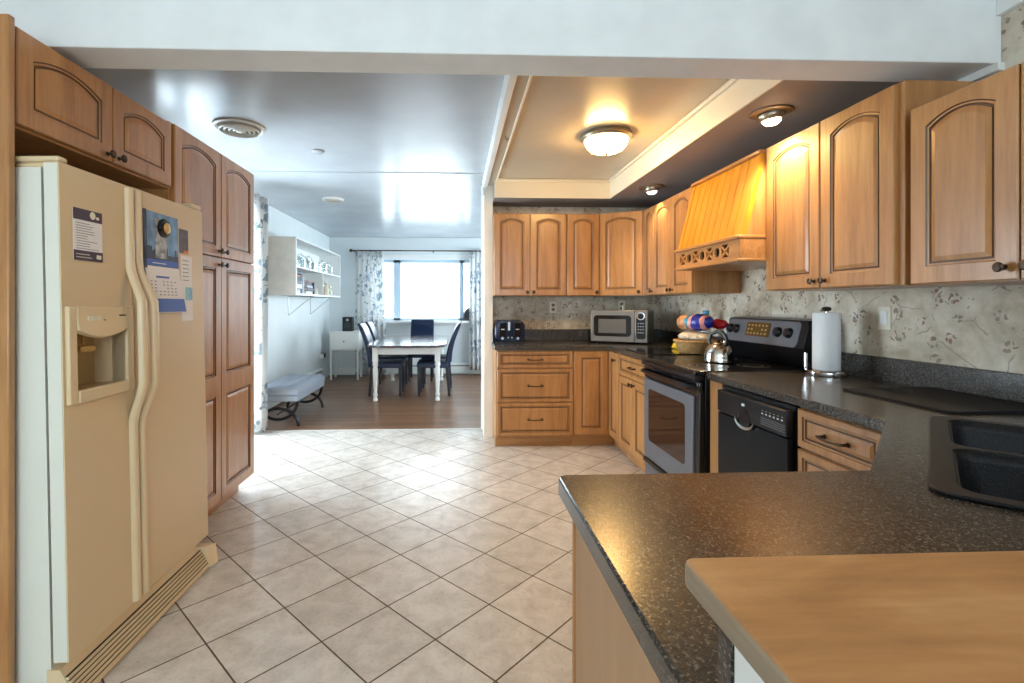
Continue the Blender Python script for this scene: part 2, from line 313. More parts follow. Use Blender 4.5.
# ------------------------------------------------------------------ mesh builder
class MB:
    def __init__(s): s.bm = bmesh.new(); s.mi = 0; s.mats = []
    def use(s, m):
        if m not in s.mats: s.mats.append(m)
        s.mi = s.mats.index(m); return s
    def face(s, vs):
        try:
            f = s.bm.faces.new(vs); f.material_index = s.mi; return f
        except ValueError: return None
    def v(s, p): return s.bm.verts.new(p)
    def hexa(s, p):                      # 8 points: bottom 4 ccw, top 4 ccw
        v = [s.v(q) for q in p]
        for f in ((3, 2, 1, 0), (4, 5, 6, 7), (0, 1, 5, 4), (1, 2, 6, 5), (2, 3, 7, 6), (3, 0, 4, 7)): s.face([v[i] for i in f])
        return s
    def box(s, x0, x1, y0, y1, z0, z1):
        return s.hexa([(x0, y0, z0), (x1, y0, z0), (x1, y1, z0), (x0, y1, z0), (x0, y0, z1), (x1, y0, z1), (x1, y1, z1), (x0, y1, z1)])
    def fbox(s, fr, a0, a1, b0, b1, c0, c1):   # box in a frame: a along, b up, c outwards
        return s.hexa([fr(a0, b0, c0), fr(a1, b0, c0), fr(a1, b0, c1), fr(a0, b0, c1), fr(a0, b1, c0), fr(a1, b1, c0), fr(a1, b1, c1), fr(a0, b1, c1)])
    def loops(s, rings, cap0=True, cap1=True, closed=True):
        rs = [[s.v(p) for p in r] for r in rings]; n = len(rs[0])
        for a, b in zip(rs, rs[1:]):
            for i in range(n if closed else n-1):
                j = (i+1) % n; s.face([a[i], a[j], b[j], b[i]])
        if cap0: s.face(rs[0][::-1])
        if cap1: s.face(rs[-1])
        return s
    def lathe(s, prof, o=(0, 0, 0), axis=(0, 0, 1), seg=20, cap0=True, cap1=True):
        ax = Vector(axis).normalized(); t = Vector((1, 0, 0)) if abs(ax.x) < 0.9 else Vector((0, 1, 0))
        u = ax.cross(t).normalized(); w = ax.cross(u); o = Vector(o)
        return s.loops([[o+ax*h+(u*math.cos(2*PI*k/seg)+w*math.sin(2*PI*k/seg))*max(r, 1e-4) for k in range(seg)] for r, h in prof], cap0, cap1)
    def tube(s, pts, r, seg=8, sx=1.0, up=None):
        pts = [Vector(p) for p in pts]; rings = []; prev = None
        for i, p in enumerate(pts):
            d = (pts[min(i+1, len(pts)-1)]-pts[max(i-1, 0)]).normalized()
            ref = Vector(up) if up else (prev if prev else (Vector((0, 0, 1)) if abs(d.z) < 0.9 else Vector((1, 0, 0))))
            u = (ref-d*ref.dot(d)).normalized(); w = d.cross(u); prev = u
            rr = r[i] if isinstance(r, (list, tuple)) else r
            rings.append([p+u*math.cos(2*PI*k/seg)*rr+w*math.sin(2*PI*k/seg)*rr*sx for k in range(seg)])
        return s.loops(rings)
    def prism(s, poly, z0, z1):          # xy polygon, ccw
        return s.loops([[(x, y, z0) for x, y in poly], [(x, y, z1) for x, y in poly]])
    def sphere(s, o, r, sx=1, sy=1, sz=1, seg=16, rings=10):
        pr = [[(o[0]+sx*r*math.sin(PI*i/rings)*math.cos(2*PI*k/seg), o[1]+sy*r*math.sin(PI*i/rings)*math.sin(2*PI*k/seg), o[2]-sz*r*math.cos(PI*i/rings)) for k in range(seg)] for i in range(1, rings)]
        return s.loops(pr)
    def build(s, name, mat=None, parent=None, bevel=0.0, seg=2, world=True, smooth=35, subsurf=0, solid=0.0):
        if mat and not s.mats: s.mats = [mat]
        me = bpy.data.meshes.new(name)
        bmesh.ops.recalc_face_normals(s.bm, faces=s.bm.faces[:])
        off = None
        if parent is not None and world:
            inv = ROOTM[parent.name].inverted(); bmesh.ops.transform(s.bm, matrix=inv, verts=s.bm.verts[:])
        elif parent is None and world:
            vs = s.bm.verts; off = Vector(((min(v.co.x for v in vs)+max(v.co.x for v in vs))/2, (min(v.co.y for v in vs)+max(v.co.y for v in vs))/2, min(v.co.z for v in vs)))
            if world == 'keep': off = Vector((0, 0, 0))
            bmesh.ops.translate(s.bm, verts=s.bm.verts[:], vec=-off)
        s.bm.to_mesh(me); s.bm.free()
        for m in s.mats: me.materials.append(m)
        for p in me.polygons: p.use_smooth = True
        me.set_sharp_from_angle(angle=R(smooth))
        o = bpy.data.objects.new(name, me); COL.objects.link(o)
        if off is not None: o.location = off
        if parent is not None:
            o.parent = parent; ROOTM[o.name] = ROOTM[parent.name]
        else: ROOTM[o.name] = Matrix.Translation(o.location)
        if solid:
            md = o.modifiers.new('solid', 'SOLIDIFY'); md.thickness = solid
        if bevel:
            md = o.modifiers.new('bevel', 'BEVEL'); md.width = bevel; md.segments = seg; md.limit_method = 'ANGLE'; md.angle_limit = R(40)
        if subsurf:
            md = o.modifiers.new('sub', 'SUBSURF'); md.levels = subsurf; md.render_levels = subsurf
        return o
ROOTM = {}
def tag(o, label=None, cat=None, group=None, kind=None):
    if label: o['label'] = label
    if cat: o['category'] = cat
    if group: o['group'] = group
    if kind: o['kind'] = kind
    return o
def thing(name, label, cat, loc=(0, 0, 0), rot=(0, 0, 0), group=None):
    o = bpy.data.objects.new(name, None); COL.objects.link(o); o.empty_display_size = 0.1
    o.location = loc; o.rotation_euler = rot
    ROOTM[o.name] = Matrix.LocRotScale(Vector(loc), Euler(rot), None)
    return tag(o, label, cat, group)
def struct(name, mb, mat=None, parent=None, **kw):
    o = mb.build(name, mat, parent, **({'world': 'keep'} | kw) if parent is None else kw)
    o['kind'] = 'structure'; return o
def frame(o, u, n):                     # o origin, u along, n outward, z up
    o, u, n = Vector(o), Vector(u).normalized(), Vector(n).normalized()
    return lambda a, b, c: o+u*a+Vector((0, 0, b))+n*c

# ------------------------------------------------------------------ cabinet doors, drawers, knobs
def contour(x0, x1, z0, z1, rise, m, narch=12):
    x0 += m; x1 -= m; z0 += m; z1 -= m
    pts = [(x0, z0), (x1, z0)]
    if rise <= 0: return pts+[(x1, z1), (x0, z1)]
    xc, hw = (x0+x1)/2, (x1-x0)/2
    for i in range(narch+1):
        t = 1-2*i/narch; pts.append((xc+hw*t, z1-rise*t*t))
    return pts
def panel_front(mb, fr, a0, a1, b0, b1, rise, st, rl, th, bev=0.004, side=True, raised=0.017):
    """raised-panel front with routed, glazed groove"""
    inner = lambda m: contour(a0+st, a1-st, b0+rl, b1-rl*(0.78 if rise > 0 else 0.95), rise, m)
    n = len(inner(0))
    def outer(m):
        p = contour(a0, a1, b0, b1, 0, m); o = [p[0], p[1]]
        if n == 4: return p
        ip = inner(0)
        for k in range(2, n):
            if k == 2: o.append(p[2])
            elif k == n-1: o.append(p[3])
            else: o.append((ip[k][0], p[2][1]))
        return o
    rings = [(outer(0), 0.0, 'maple')] if side else []
    rings += [(outer(0), th-bev, 'maple'), (outer(bev), th, 'maple'), (inner(0), th, 'maple'), (inner(0.0035), th-0.005, 'glaze'), (inner(0.009), th-0.0055, 'maple'), (inner(0.0110), th-0.010, 'glaze'), (inner(0.0155), th-0.010, 'glaze'), (inner(0.0170), th-0.007, 'glaze'), (inner(0.0170+raised), th-0.0025, 'maple')]
    if not side: rings = [(outer(0), th, 'maple')]+rings[2:]
    vs = [[mb.v(fr(a, b, d)) for a, b in pts] for pts, d, _ in rings]
    for i in range(1, len(rings)):
        mb.use(M[rings[i][2]])
        for k in range(n):
            j = (k+1) % n; mb.face([vs[i-1][k], vs[i-1][j], vs[i][j], vs[i][k]])
    mb.use(M['maple']); mb.face(vs[-1])
    if side: mb.face(vs[0][::-1])
def knob(parent, fr, a, b, c):
    o = fr(a, b, c); n = (fr(0, 0, 1)-fr(0, 0, 0))
    MB().lathe([(0.009, 0), (0.010, 0.002), (0.0055, 0.004), (0.005, 0.013), (0.010, 0.016), (0.0155, 0.020), (0.0165, 0.024), (0.013, 0.028), (0.005, 0.030)], o, n, 16).build('knob', M['bronze'], parent)
def pull(parent, fr, a, b, c, w=0.096):
    mb = MB()
    pts = [fr(a-w/2-0.012, b, c+0.022), fr(a-w/2, b-0.001, c+0.026), fr(a-w/4, b-0.003, c+0.029), fr(a, b-0.004, c+0.030), fr(a+w/4, b-0.003, c+0.029), fr(a+w/2, b-0.001, c+0.026), fr(a+w/2+0.012, b, c+0.022)]
    mb.tube(pts, [0.004, 0.006, 0.0045, 0.005, 0.0045, 0.006, 0.004], 8)
    for sg in (-1, 1): mb.tube([fr(a+sg*w/2, b, c), fr(a+sg*w/2, b, c+0.026)], 0.005, 8); mb.lathe([(0.010, 0), (0.008, 0.004)], fr(a+sg*w/2, b, c), fr(0, 0, 1)-fr(0, 0, 0), 10)
    mb.build('pull', M['bronze'], parent)
def door(parent, fr, a0, a1, b0, b1, rise=0.0, knob_at=None, split=None, name='door', st=0.055):
    mb = MB(); th = 0.020
    if split:
        mb.use(M['maple']); mb.fbox(fr, a0, a1, b0, b1, 0.001, th-0.010)
        panel_front(mb, fr, a0, a1, b0, split, 0, st, st, th, side=False); panel_front(mb, fr, a0, a1, split, b1, rise, st, st, th, side=False)
        e = [mb.v(fr(a, b, c)) for a, b, c in ((a0, b0, 0), (a1, b0, 0), (a1, b1, 0), (a0, b1, 0), (a0, b0, th), (a1, b0, th), (a1, b1, th), (a0, b1, th))]
        for q in ((0, 1, 5, 4), (1, 2, 6, 5), (2, 3, 7, 6), (3, 0, 4, 7)): mb.face([e[i] for i in q])
    else: panel_front(mb, fr, a0, a1, b0, b1, rise, st, st, th)
    d = mb.build(name, None, parent, smooth=9)
    if knob_at: knob(d, fr, knob_at[0], knob_at[1], th)
    return d
def drawer(parent, fr, a0, a1, b0, b1, pw=0.096, st=0.028):
    mb = MB(); panel_front(mb, fr, a0, a1, b0, b1, 0, st, st, 0.020, raised=0.012)
    d = mb.build('drawer', None, parent, smooth=9); pull(d, fr, (a0+a1)/2, (b0+b1)/2, 0.020, pw); return d
def body(parent, fr, a0, a1, b0, b1, depth, name='body', mat=None):
    return MB().fbox(fr, a0, a1, b0, b1, -depth, 0).build(name, mat or M['maple'], parent, bevel=0.002, seg=1)

# ------------------------------------------------------------------ the setting
XR, XL, YB, YD = 2.08, -2.30, 4.985, 9.10
mb = MB(); mb.box(-2.45, XR+0.1, -2.7, 5.09, -0.12, 0.0); struct('floor', mb, M['tile'])
mb = MB(); mb.box(-2.45, XR+0.1, 5.09, 9.25, -0.12, 0.0); struct('floor', mb, M['planks'])
mb = MB(); mb.box(XL, 0.265, 5.07, 5.11, 0.0, 0.004); struct('trim_1', mb, plain('threshold', (0.55, 0.52, 0.48), 0.4), bevel=0.002)
# right wall with wallpaper in the kitchen
mb = MB(); mb.box(XR, XR+0.12, -2.7, YB+0.1, 0, 2.62); struct('wall_right', mb, M['paper_y'])
mb = MB(); mb.box(XR, XR+0.12, YB+0.1, 6.0, 0, 2.62); mb.box(XR, XR+0.12, 8.4, 9.25, 0, 2.62); mb.box(XR, XR+0.12, 6.0, 8.4, 0, 0.8); mb.box(XR, XR+0.12, 6.0, 8.4, 2.1, 2.62); struct('wall_right_dining', mb, M['dining_wall'])
w3 = MB()  # added window out of view, lets the right fill light in
for y0, y1 in ((6.0, 6.06), (7.17, 7.23), (8.34, 8.4)): w3.box(XR+0.02, XR+0.10, y0, y1, 0.8, 2.1)
for z0, z1 in ((0.8, 0.86), (2.04, 2.1)): w3.box(XR+0.02, XR+0.10, 6.0, 8.4, z0, z1)
w3 = struct('window_added', w3, M['vinyl'], bevel=0.004)
for y0, y1 in ((6.06, 7.17), (7.23, 8.34)): struct('pane', MB().box(XR+0.05, XR+0.056, y0, y1, 0.86, 2.04), M['pane'], w3)
mb = MB(); mb.box(0.352, XR, YB, YB+0.10, 0, 2.60); struct('wall_back', mb, M['paper_x'])
# pier at the end of the partition
mb = MB(); mb.box(0.265, 0.352, 4.76, 5.12, 0, 2.43); struct('wall_pier', mb, plain('pier_paint', (0.84, 0.78, 0.68), 0.45, var=0.05), bevel=0.004)
mb = MB(); mb.box(0.255, 0.352, YB+0.10, YB+0.14, 0, 2.60); mb.box(0.352, XR, YB+0.10, YB+0.112, 0, 2.6); struct('wall_partition', mb, M['dining_wall'])
# left walls
mb = MB(); mb.box(-2.45, -2.04, -2.7, 3.47, 0, 2.62); struct('wall_left', mb, M['white_paint'])
mb = MB()
mb.box(-2.45, XL, 3.47, 3.62, 0, 2.62); mb.box(-2.45, XL, 5.10, 9.25, 0, 2.62); mb.box(-2.45, XL, 3.62, 5.10, 2.14, 2.62); mb.box(-2.45, XL, 3.62, 5.10, 0, 0.12)
struct('wall_left_dining', mb, M['dining_wall'])
w2 = MB(); 
for y0, y1 in ((3.62, 3.69), (4.33, 4.39), (5.03, 5.10)): w2.box(-2.42, -2.33, y0, y1, 0.12, 2.14)
for z0, z1 in ((0.12, 0.19), (2.07, 2.14)): w2.box(-2.42, -2.33, 3.62, 5.10, z0, z1)
w2 = struct('window_2', w2, M['vinyl'], bevel=0.004)
for y0, y1 in ((3.69, 4.33), (4.39, 5.03)): struct('pane', MB().box(-2.38, -2.374, y0, y1, 0.19, 2.07), M['pane'], w2)
# dining window wall
WX0, WX1, WZ0, WZ1 = -1.56, 0.34, 0.985, 2.10
mb = MB(); mb.box(-2.45, WX0, YD, YD+0.14, 0, 2.62); mb.box(WX1, XR+0.12, YD, YD+0.14, 0, 2.62); mb.box(WX0, WX1, YD, YD+0.14, 0, WZ0); mb.box(WX0, WX1, YD, YD+0.14, WZ1, 2.62)
struct('wall_front', mb, M['dining_wall'])
w1 = MB()
for x0, x1 in ((WX0, WX0+0.06), (-1.15, -1.02), (0.06, 0.14), (WX1-0.05, WX1)): w1.box(x0, x1, YD+0.02, YD+0.11, WZ0, WZ1)
w1.box(WX0, WX1, YD+0.02, YD+0.11, WZ0, WZ0+0.05); w1.box(WX0, WX1, YD+0.02, YD+0.11, WZ1-0.06, WZ1)
w1 = struct('window_1', w1, M['vinyl'], bevel=0.005)
for x0, x1 in ((WX0+0.06, -1.15), (-1.02, 0.06), (0.14, WX1-0.05)): struct('pane', MB().box(x0, x1, YD+0.06, YD+0.066, WZ0+0.05, WZ1-0.06), M['pane'], w1)
struct('window_sill', MB().box(WX0-0.08, WX1+0.08, YD-0.13, YD+0.03, WZ0-0.045, WZ0), M['white_paint'], w1, bevel=0.006)
mb = MB(); mb.box(WX0-0.08, WX0, YD-0.018, YD, WZ0, WZ1+0.09); mb.box(WX1, WX1+0.08, YD-0.018, YD, WZ0, WZ1+0.09); mb.box(WX0, WX1, YD-0.018, YD, WZ1, WZ1+0.09)
struct('window_casing', mb, M['white_paint'], w1, bevel=0.003)
# wall behind the camera with a wide opening
mb = MB(); mb.box(-2.45, -1.7, -2.82, -2.7, 0, 2.62); mb.box(1.3, XR+0.12, -2.82, -2.7, 0, 2.62); mb.box(-1.7, 1.3, -2.82, -2.7, 0, 0.85); mb.box(-1.7, 1.3, -2.82, -2.7, 2.25, 2.62)
struct('wall_rear', mb, M['white_paint'])
w4 = MB()
for x0, x1 in ((-1.7, -1.64), (-0.23, -0.17), (1.24, 1.3)): w4.box(x0, x1, -2.80, -2.72, 0.85, 2.25)
for z0, z1 in ((0.85, 0.91), (2.19, 2.25)): w4.box(-1.7, 1.3, -2.80, -2.72, z0, z1)
w4 = struct('window_4', w4, M['vinyl'], bevel=0.004)
for x0, x1 in ((-1.64, -0.23), (-0.17, 1.24)): struct('pane', MB().box(x0, x1, -2.76, -2.754, 0.91, 2.19), M['pane'], w4)
# ceilings
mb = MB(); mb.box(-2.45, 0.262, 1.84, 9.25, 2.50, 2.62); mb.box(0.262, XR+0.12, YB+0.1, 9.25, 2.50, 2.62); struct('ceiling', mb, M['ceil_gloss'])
for yy in (4.93, 3.62): pass
mb = MB(); mb.box(0.262, XR, 1.84, YB, 2.44, 2.62); struct('ceiling', mb, M['ceil_tray'])
mb = MB(); mb.box(-2.45, XR+0.12, -2.82, 1.84, 2.50, 2.62); struct('ceiling', mb, M['white_paint'])
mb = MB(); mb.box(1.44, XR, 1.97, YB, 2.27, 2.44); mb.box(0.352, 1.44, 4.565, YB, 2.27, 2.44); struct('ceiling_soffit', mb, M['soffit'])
mb = MB(); mb.box(1.43, 1.44, 1.97, 4.555, 2.268, 2.44); mb.box(0.352, 1.44, 4.555, 4.565, 2.268, 2.44); struct('trim_2', mb, M['cream_trim'])
mb = MB(); mb.box(1.405, 1.43, 1.97, 4.53, 2.415, 2.44); mb.box(0.375, 1.43, 4.53, 4.555, 2.415, 2.44); struct('trim_3', mb, M['cream_trim'], bevel=0.006)
mb = MB(); mb.box(0.30, 0.366, 1.97, 4.76, 2.425, 2.44); struct('trim_4', mb, M['ceil_tray'])
mb = MB(); mb.box(0.366, 0.380, 1.97, 4.555, 2.415, 2.44); struct('trim_5', mb, M['cream_trim'], bevel=0.003)
mb = MB(); mb.box(0.256, 0.30, 1.97, 4.77, 2.405, 2.50); struct('trim_6', mb, M['white_paint'], bevel=0.006)
mb = MB(); mb.box(0.250, 0.272, 4.745, 4.775, 2.33, 2.48); struct('trim_7', mb, M['white_paint'], bevel=0.003)
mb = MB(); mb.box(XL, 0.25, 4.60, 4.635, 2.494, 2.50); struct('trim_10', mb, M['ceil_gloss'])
# header beam between the two rooms
mb = MB(); mb.hexa([(-2.04, 1.845, 2.205), (XR, 1.80, 2.20), (XR, 1.97, 2.20), (-2.04, 2.01, 2.205), (-2.04, 1.845, 2.62), (XR, 1.80, 2.62), (XR, 1.97, 2.62), (-2.04, 2.01, 2.62)])
struct('beam', mb, M['beam_paint'], bevel=0.004)
mb = MB(); mb.box(2.052, XR, 1.79, 1.94, 2.17, 2.20); struct('trim_8', mb, M['white_paint'])
mb = MB(); mb.box(2.055, XR, -2.6, 1.80, 2.38, 2.50); struct('trim_9', mb, M['white_paint'], bevel=0.004)
mb = MB(); mb.box(XL, XL+0.012, 8.9, YD, 0, 0.09); struct('baseboard_left', mb, M['white_paint'])
# outside ground and a pale neighbouring house
mb = MB(); mb.box(-40, 40, 11, 90, -1.0, -0.9); struct('ground', mb, M['outside'])
hs = thing('house', 'pale far house faintly visible through the dining window', 'house', (4, 50, -0.9))
MB().box(-3, 5, 48, 56, -0.9, 2.4).build('wall', plain('pale_siding', (0.72, 0.74, 0.76), 0.8), hs)
mb = MB(); mb.loops([[(-3.4, 47.6, 2.4), (5.4, 47.6, 2.4), (5.4, 56.4, 2.4), (-3.4, 56.4, 2.4)], [(-3.4, 51.9, 4.4), (5.4, 51.9, 4.4), (5.4, 52.1, 4.4), (-3.4, 52.1, 4.4)]]); mb.build('roof', plain('pale_roof', (0.6, 0.62, 0.65), 0.8), hs)

# ------------------------------------------------------------------ left run: end panel, above-fridge cabinet, pantry
MB().box(-2.035, -1.385, 1.595, 1.618, 0, 2.182).build('tall_wood_partition', M['maple'], None, bevel=0.004)
tag(bpy.data.objects['tall_wood_partition'], 'tall honey maple side panel standing left of the refrigerator', 'panel')
FL = lambda y: frame((-1.42, y, 0), (0, 1, 0), (1, 0, 0))
c = thing('wall_cabinet', 'maple cabinet with two short arched doors above the refrigerator', 'cabinet', (-1.73, 2.06, 1.85))
fr = FL(1.62); body(c, fr, 0, 0.885, 1.85, 2.172, 0.61)
door(c, fr, 0.022, 0.462, 1.858, 2.168, 0.036, (0.432, 1.885), st=0.06); door(c, fr, 0.468, 0.880, 1.858, 2.168, 0.036, (0.498, 1.885), st=0.06)
c = thing('pantry_cabinet', 'tall maple pantry with four doors right of the refrigerator', 'pantry cabinet', (-1.73, 3.0, 0))
fr = FL(2.508); body(c, fr, 0, 0.99, 0.10, 2.188, 0.61)
MB().fbox(fr, 0, 0.96, 0, 0.10, -0.61, -0.075).build('toe_kick', M['maple_h'], c)
for a0, a1, ka in ((0.022, 0.505, 0.475), (0.511, 0.985, 0.541)):
    door(c, fr, a0, a1, 1.560, 2.180, 0.038, (ka, 1.595), name='upper_door', st=0.062)
    door(c, fr, a0, a1, 0.115, 1.552, 0, (ka, 1.515), 0.80, name='lower_door', st=0.062)

# ------------------------------------------------------------------ refrigerator
FLOC, FROT = (-1.225, 2.07, 0), (0, R(-1.15), R(-0.4))
f = thing('refrigerator', 'almond side by side refrigerator with dispenser between side panel and pantry', 'refrigerator', FLOC, FROT)
def fb(mb, name, mat, parent=f, **kw): return mb.build(name, mat, parent, world=False, **kw)
mb = MB(); mb.box(-0.74, -0.128, -0.435, 0.415, 0.03, 1.72)
for q in ((-0.435, -0.40, 0.03, 1.72), (0.38, 0.415, 0.03, 1.72), (-0.40, 0.38, 0.03, 0.14), (-0.40, 0.38, 1.66, 1.72)): mb.box(-0.130, -0.060, *q)
fb(mb, 'body', M['almond_daylit'])
mb = MB()
for q in ((-0.425, -0.41, 0.15, 1.71), (0.41, 0.425, 0.15, 1.71), (-0.41, 0.41, 0.15, 0.17), (-0.41, 0.41, 1.69, 1.71)): mb.box(-0.062, -0.046, *q)
fb(mb, 'gasket', M['gap'])
# freezer door with opening for the dispenser
D0, D1, Z0, Z1 = -0.440, -0.098, 0.14, 1.735
dy0, dy1, dz0, dz1 = -0.395, -0.150, 0.985, 1.195
mb = MB(); mb.use(M['almond'])
ys = [D0, dy0, dy1, D1]; zs = [Z0, dz0, dz1, Z1]
mb.box(-0.046, 0, D0, D1, Z0, dz0); mb.box(-0.046, 0, D0, D1, dz1, Z1); mb.box(-0.046, 0, D0, dy0, dz0, dz1); mb.box(-0.046, 0, dy1, D1, dz0, dz1)
mb.use(M['almond_daylit']); mb.box(-0.0465, -0.004, D0-0.0015, D0, Z0+0.004, Z1-0.004)
fd = fb(mb, 'freezer_door', None)
mb = MB(); mb.use(M['almond_s'])
# bezel frame, thicker and curved control fascia on top
mb.box(-0.002, 0.014, -0.430, dy0, 0.955, 1.275); mb.box(-0.002, 0.012, dy1, -0.112, 0.955, 1.275)
mb.box(-0.002, 0.018, dy0, dy1, 0.955, dz0+0.012)
rings = []
for i in range(13):
    t = i/12; y = dy0+(dy1-dy0)*t; sag = 0.028*(1-(2*t-1)**2)
    rings.append([(-0.002, y, 1.275), (0.014, y, 1.275), (0.016, y, 1.215-sag*0.3), (0.022, y, 1.196-sag), (-0.002, y, 1.190-sag)])
mb.loops(rings)
bz = fb(mb, 'dispenser_bezel', None, fd, bevel=0.004)
mb = MB(); mb.use(M['almond_d']); mb.box(-0.120, -0.112, dy0-0.005, dy1+0.005, dz0-0.005, dz1+0.01); mb.use(M['almond_s'])
mb.box(-0.115, 0.0, dy0-0.006, dy0, dz0, dz1); mb.box(-0.115, 0.0, dy1, dy1+0.006, dz0, dz1); mb.box(-0.115, 0.0, dy0, dy1, dz1-0.004, dz1+0.004)
mb.use(M['almond_d']); mb.box(-0.115, 0.010, dy0, dy1, dz0-0.006, dz0+0.006); fb(mb, 'dispenser_recess', None, fd)
mb = MB(); mb.box(-0.075, -0.035, -0.315, -0.245, 1.115, 1.137); mb.box(-0.06, -0.05, -0.285, -0.275, 1.137, 1.19); fb(mb, 'ice_paddle', M['gold'], fd, bevel=0.004)
mb = MB(); mb.box(-0.085, -0.045, -0.375, -0.340, 1.095, 1.118); fb(mb, 'water_paddle', M['almond_d'], fd, bevel=0.004)
mb = MB(); mb.use(M['ivory']); mb.box(0.013, 0.018, -0.352, -0.318, 1.226, 1.240); fb(mb, 'switch', None, fd)
fb(MB().box(0.013, 0.018, -0.312, -0.290, 1.226, 1.240), 'switch', M['ivory'], fd)
for q in ((-0.198, -0.162, 1.238, 1.243), (-0.375, -0.368, 1.222, 1.228), (-0.275, -0.268, 1.222, 1.228)): fb(MB().box(0.013, 0.0155, *q), 'mark', M['black'], fd)
mb = MB(); mb.use(M['almond']); mb.box(-0.046, 0, -0.090, 0.438, Z0, 1.74); rd = fb(mb, 'refrigerator_door', None, bevel=0.008, seg=3)
def handle(y, parent, lean):
    mb = MB(); pts = []; n = 40
    for i in range(n+1):
        z = Z0+0.01+(Z1-Z0-0.02)*i/n; bow = 0.0
        if 0.83 < z < 1.43:
            t = (z-0.83)/0.60; bow = min(1, math.sin(PI*t)*1.55)**1.3 if math.sin(PI*t) > 0 else 0
        pts.append((0.008+0.050*bow, y+lean*bow*0.012, z))
    rings = []
    for x, y2, z in pts:
        w, d = 0.017, 0.011
        rings.append([(x-d, y2-w, z), (x+d*0.5, y2-w, z), (x+d, y2-w*0.5, z), (x+d, y2+w*0.5, z), (x+d*0.5, y2+w, z), (x-d, y2+w, z)])
    mb.loops(rings); fb(mb, 'handle', M['almond_s'], parent, smooth=60)
handle(D1-0.020, fd, -1); handle(-0.070, rd, 1)
mb = MB(); mb.box(-0.20, -0.004, -0.436, -0.395, 1.738, 1.757); mb.box(-0.15, -0.05, -0.425, -0.40, 1.72, 1.74); fb(mb, 'hinge_cover', M['almond_s'], bevel=0.008)
mb = MB(); mb.box(-0.16, 0.0, 0.35, 0.43, 1.742, 1.765); fb(mb, 'hinge_cover', M['almond_s'], bevel=0.008)
mb = MB(); mb.use(M['almond_s'])
mb.hexa([(-0.07, -0.44, 0.012), (0.028, -0.44, 0.012), (0.028, 0.375, 0.012), (-0.07, 0.375, 0.012), (-0.07, -0.44, 0.118), (-0.030, -0.44, 0.118), (-0.030, 0.375, 0.118), (-0.07, 0.375, 0.118)])
for i in range(6):
    z = 0.022+i*0.0125; x = 0.030-0.055*(z-0.012)/0.106
    mb.use(M['almond_s']); mb.box(x-0.004, x+0.006, -0.44, 0.375, z, z+0.0095)
    mb.use(M['gap']); mb.box(x-0.004, x+0.0015, -0.44, 0.375, z+0.0095, z+0.0125)
fb(mb, 'base_grille', None)
mb = MB(); mb.loops([[(-0.05, 0.372, 0.012), (0.036, 0.372, 0.012), (0.050, 0.425, 0.012), (-0.05, 0.425, 0.012)], [(-0.05, 0.372, 0.112), (0.020, 0.372, 0.112), (0.040, 0.425, 0.105), (-0.05, 0.425, 0.105)]]); fb(mb, 'grille_end_cap', M['almond_s'], bevel=0.003)

# papers and magnet held on the refrigerator doors (own things, same tilt)
def on_fridge(name, label, cat): return thing(name, label, cat, FLOC, FROT)
p = on_fridge('notice', 'purple and white printed notice on the freezer door', 'notice')
y0, y1, z0, z1 = -0.390, -0.258, 1.428, 1.602
MB().box(0.001, 0.0025, y0, y1, z0, z1).build('sheet', M['paper'], p, world=False)
MB().box(0.0025, 0.003, y0, y1, z1-0.038, z1).build('header_band', M['purple'], p, world=False)
MB().box(0.0025, 0.003, y0, y1, z0, z0+0.034).build('footer_band', M['purple'], p, world=False)
mb = MB(); random.seed(3)
for i in range(11): mb.box(0.0025, 0.0028, y0+0.012, y0+0.06+random.random()*0.055, z1-0.050-i*0.0085, z1-0.0475-i*0.0085)
mb.build('text_lines', M['ink'], p, world=False)
mb = MB(); mb.lathe([(0.013, 0), (0.013, 0.0006)], (0.003, y1-0.045, z1-0.016), (1, 0, 0)); mb.build('emblem', M['ivory'], p, world=False)
MB().sphere((0.0031, y1-0.022, z1-0.022), 0.008, 0.06, 1, 0.7).build('emblem', M['ivory'], p, world=False)
MB().box(0.003, 0.0034, y1-0.03, y1-0.008, z0+0.010, z0+0.024).build('emblem', M['ivory'], p, world=False)
for q in (0.020, 0.010): MB().box(0.003, 0.0033, y0+0.01, y0+0.09-q, z0+q, z0+q+0.0022).build('footer_line', M['ivory'], p, world=False)
c = on_fridge('calendar', 'wall calendar with blue city picture on the refrigerator door', 'calendar')
y0, y1 = -0.030, 0.215
mb = MB(); mb.use(M['sky_print']); mb.loops([[(0.002, y0, 1.44), (0.003, y0, 1.44), (0.003, y1, 1.44), (0.002, y1, 1.44)], [(0.002, y0, 1.665), (0.003, y0, 1.665), (0.003, y1, 1.665), (0.002, y1, 1.665)]])
mb.use(M['navy_print']); mb.box(0.003, 0.0034, y0, y1, 1.44, 1.475); mb.box(0.003, 0.0036, y0, y0+0.022, 1.40, 1.668)
random.seed(5); y = y0
while y < y1-0.012:
    w = 0.010+random.random()*0.012; mb.box(0.003, 0.0036, y, min(y+w, y1), 1.47, 1.485+random.random()*0.040); y += w
mb.use(M['blue_ink']); mb.box(0.003, 0.0038, y0+0.02, y1-0.004, 1.443, 1.468)
mb.use(M['paper']); mb.box(0.003, 0.004, y0+0.055, y0+0.15, 1.452, 1.455)
mb.build('picture_page', None, c, world=False)
mb = MB(); mb.use(M['paper']); mb.loops([[(0.014, y0+0.04, 1.245), (0.015, y0+0.04, 1.245), (0.015, y1+0.035, 1.245), (0.014, y1+0.035, 1.245)], [(0.002, y0+0.005, 1.44), (0.003, y0+0.005, 1.44), (0.003, y1, 1.44), (0.002, y1, 1.44)]])
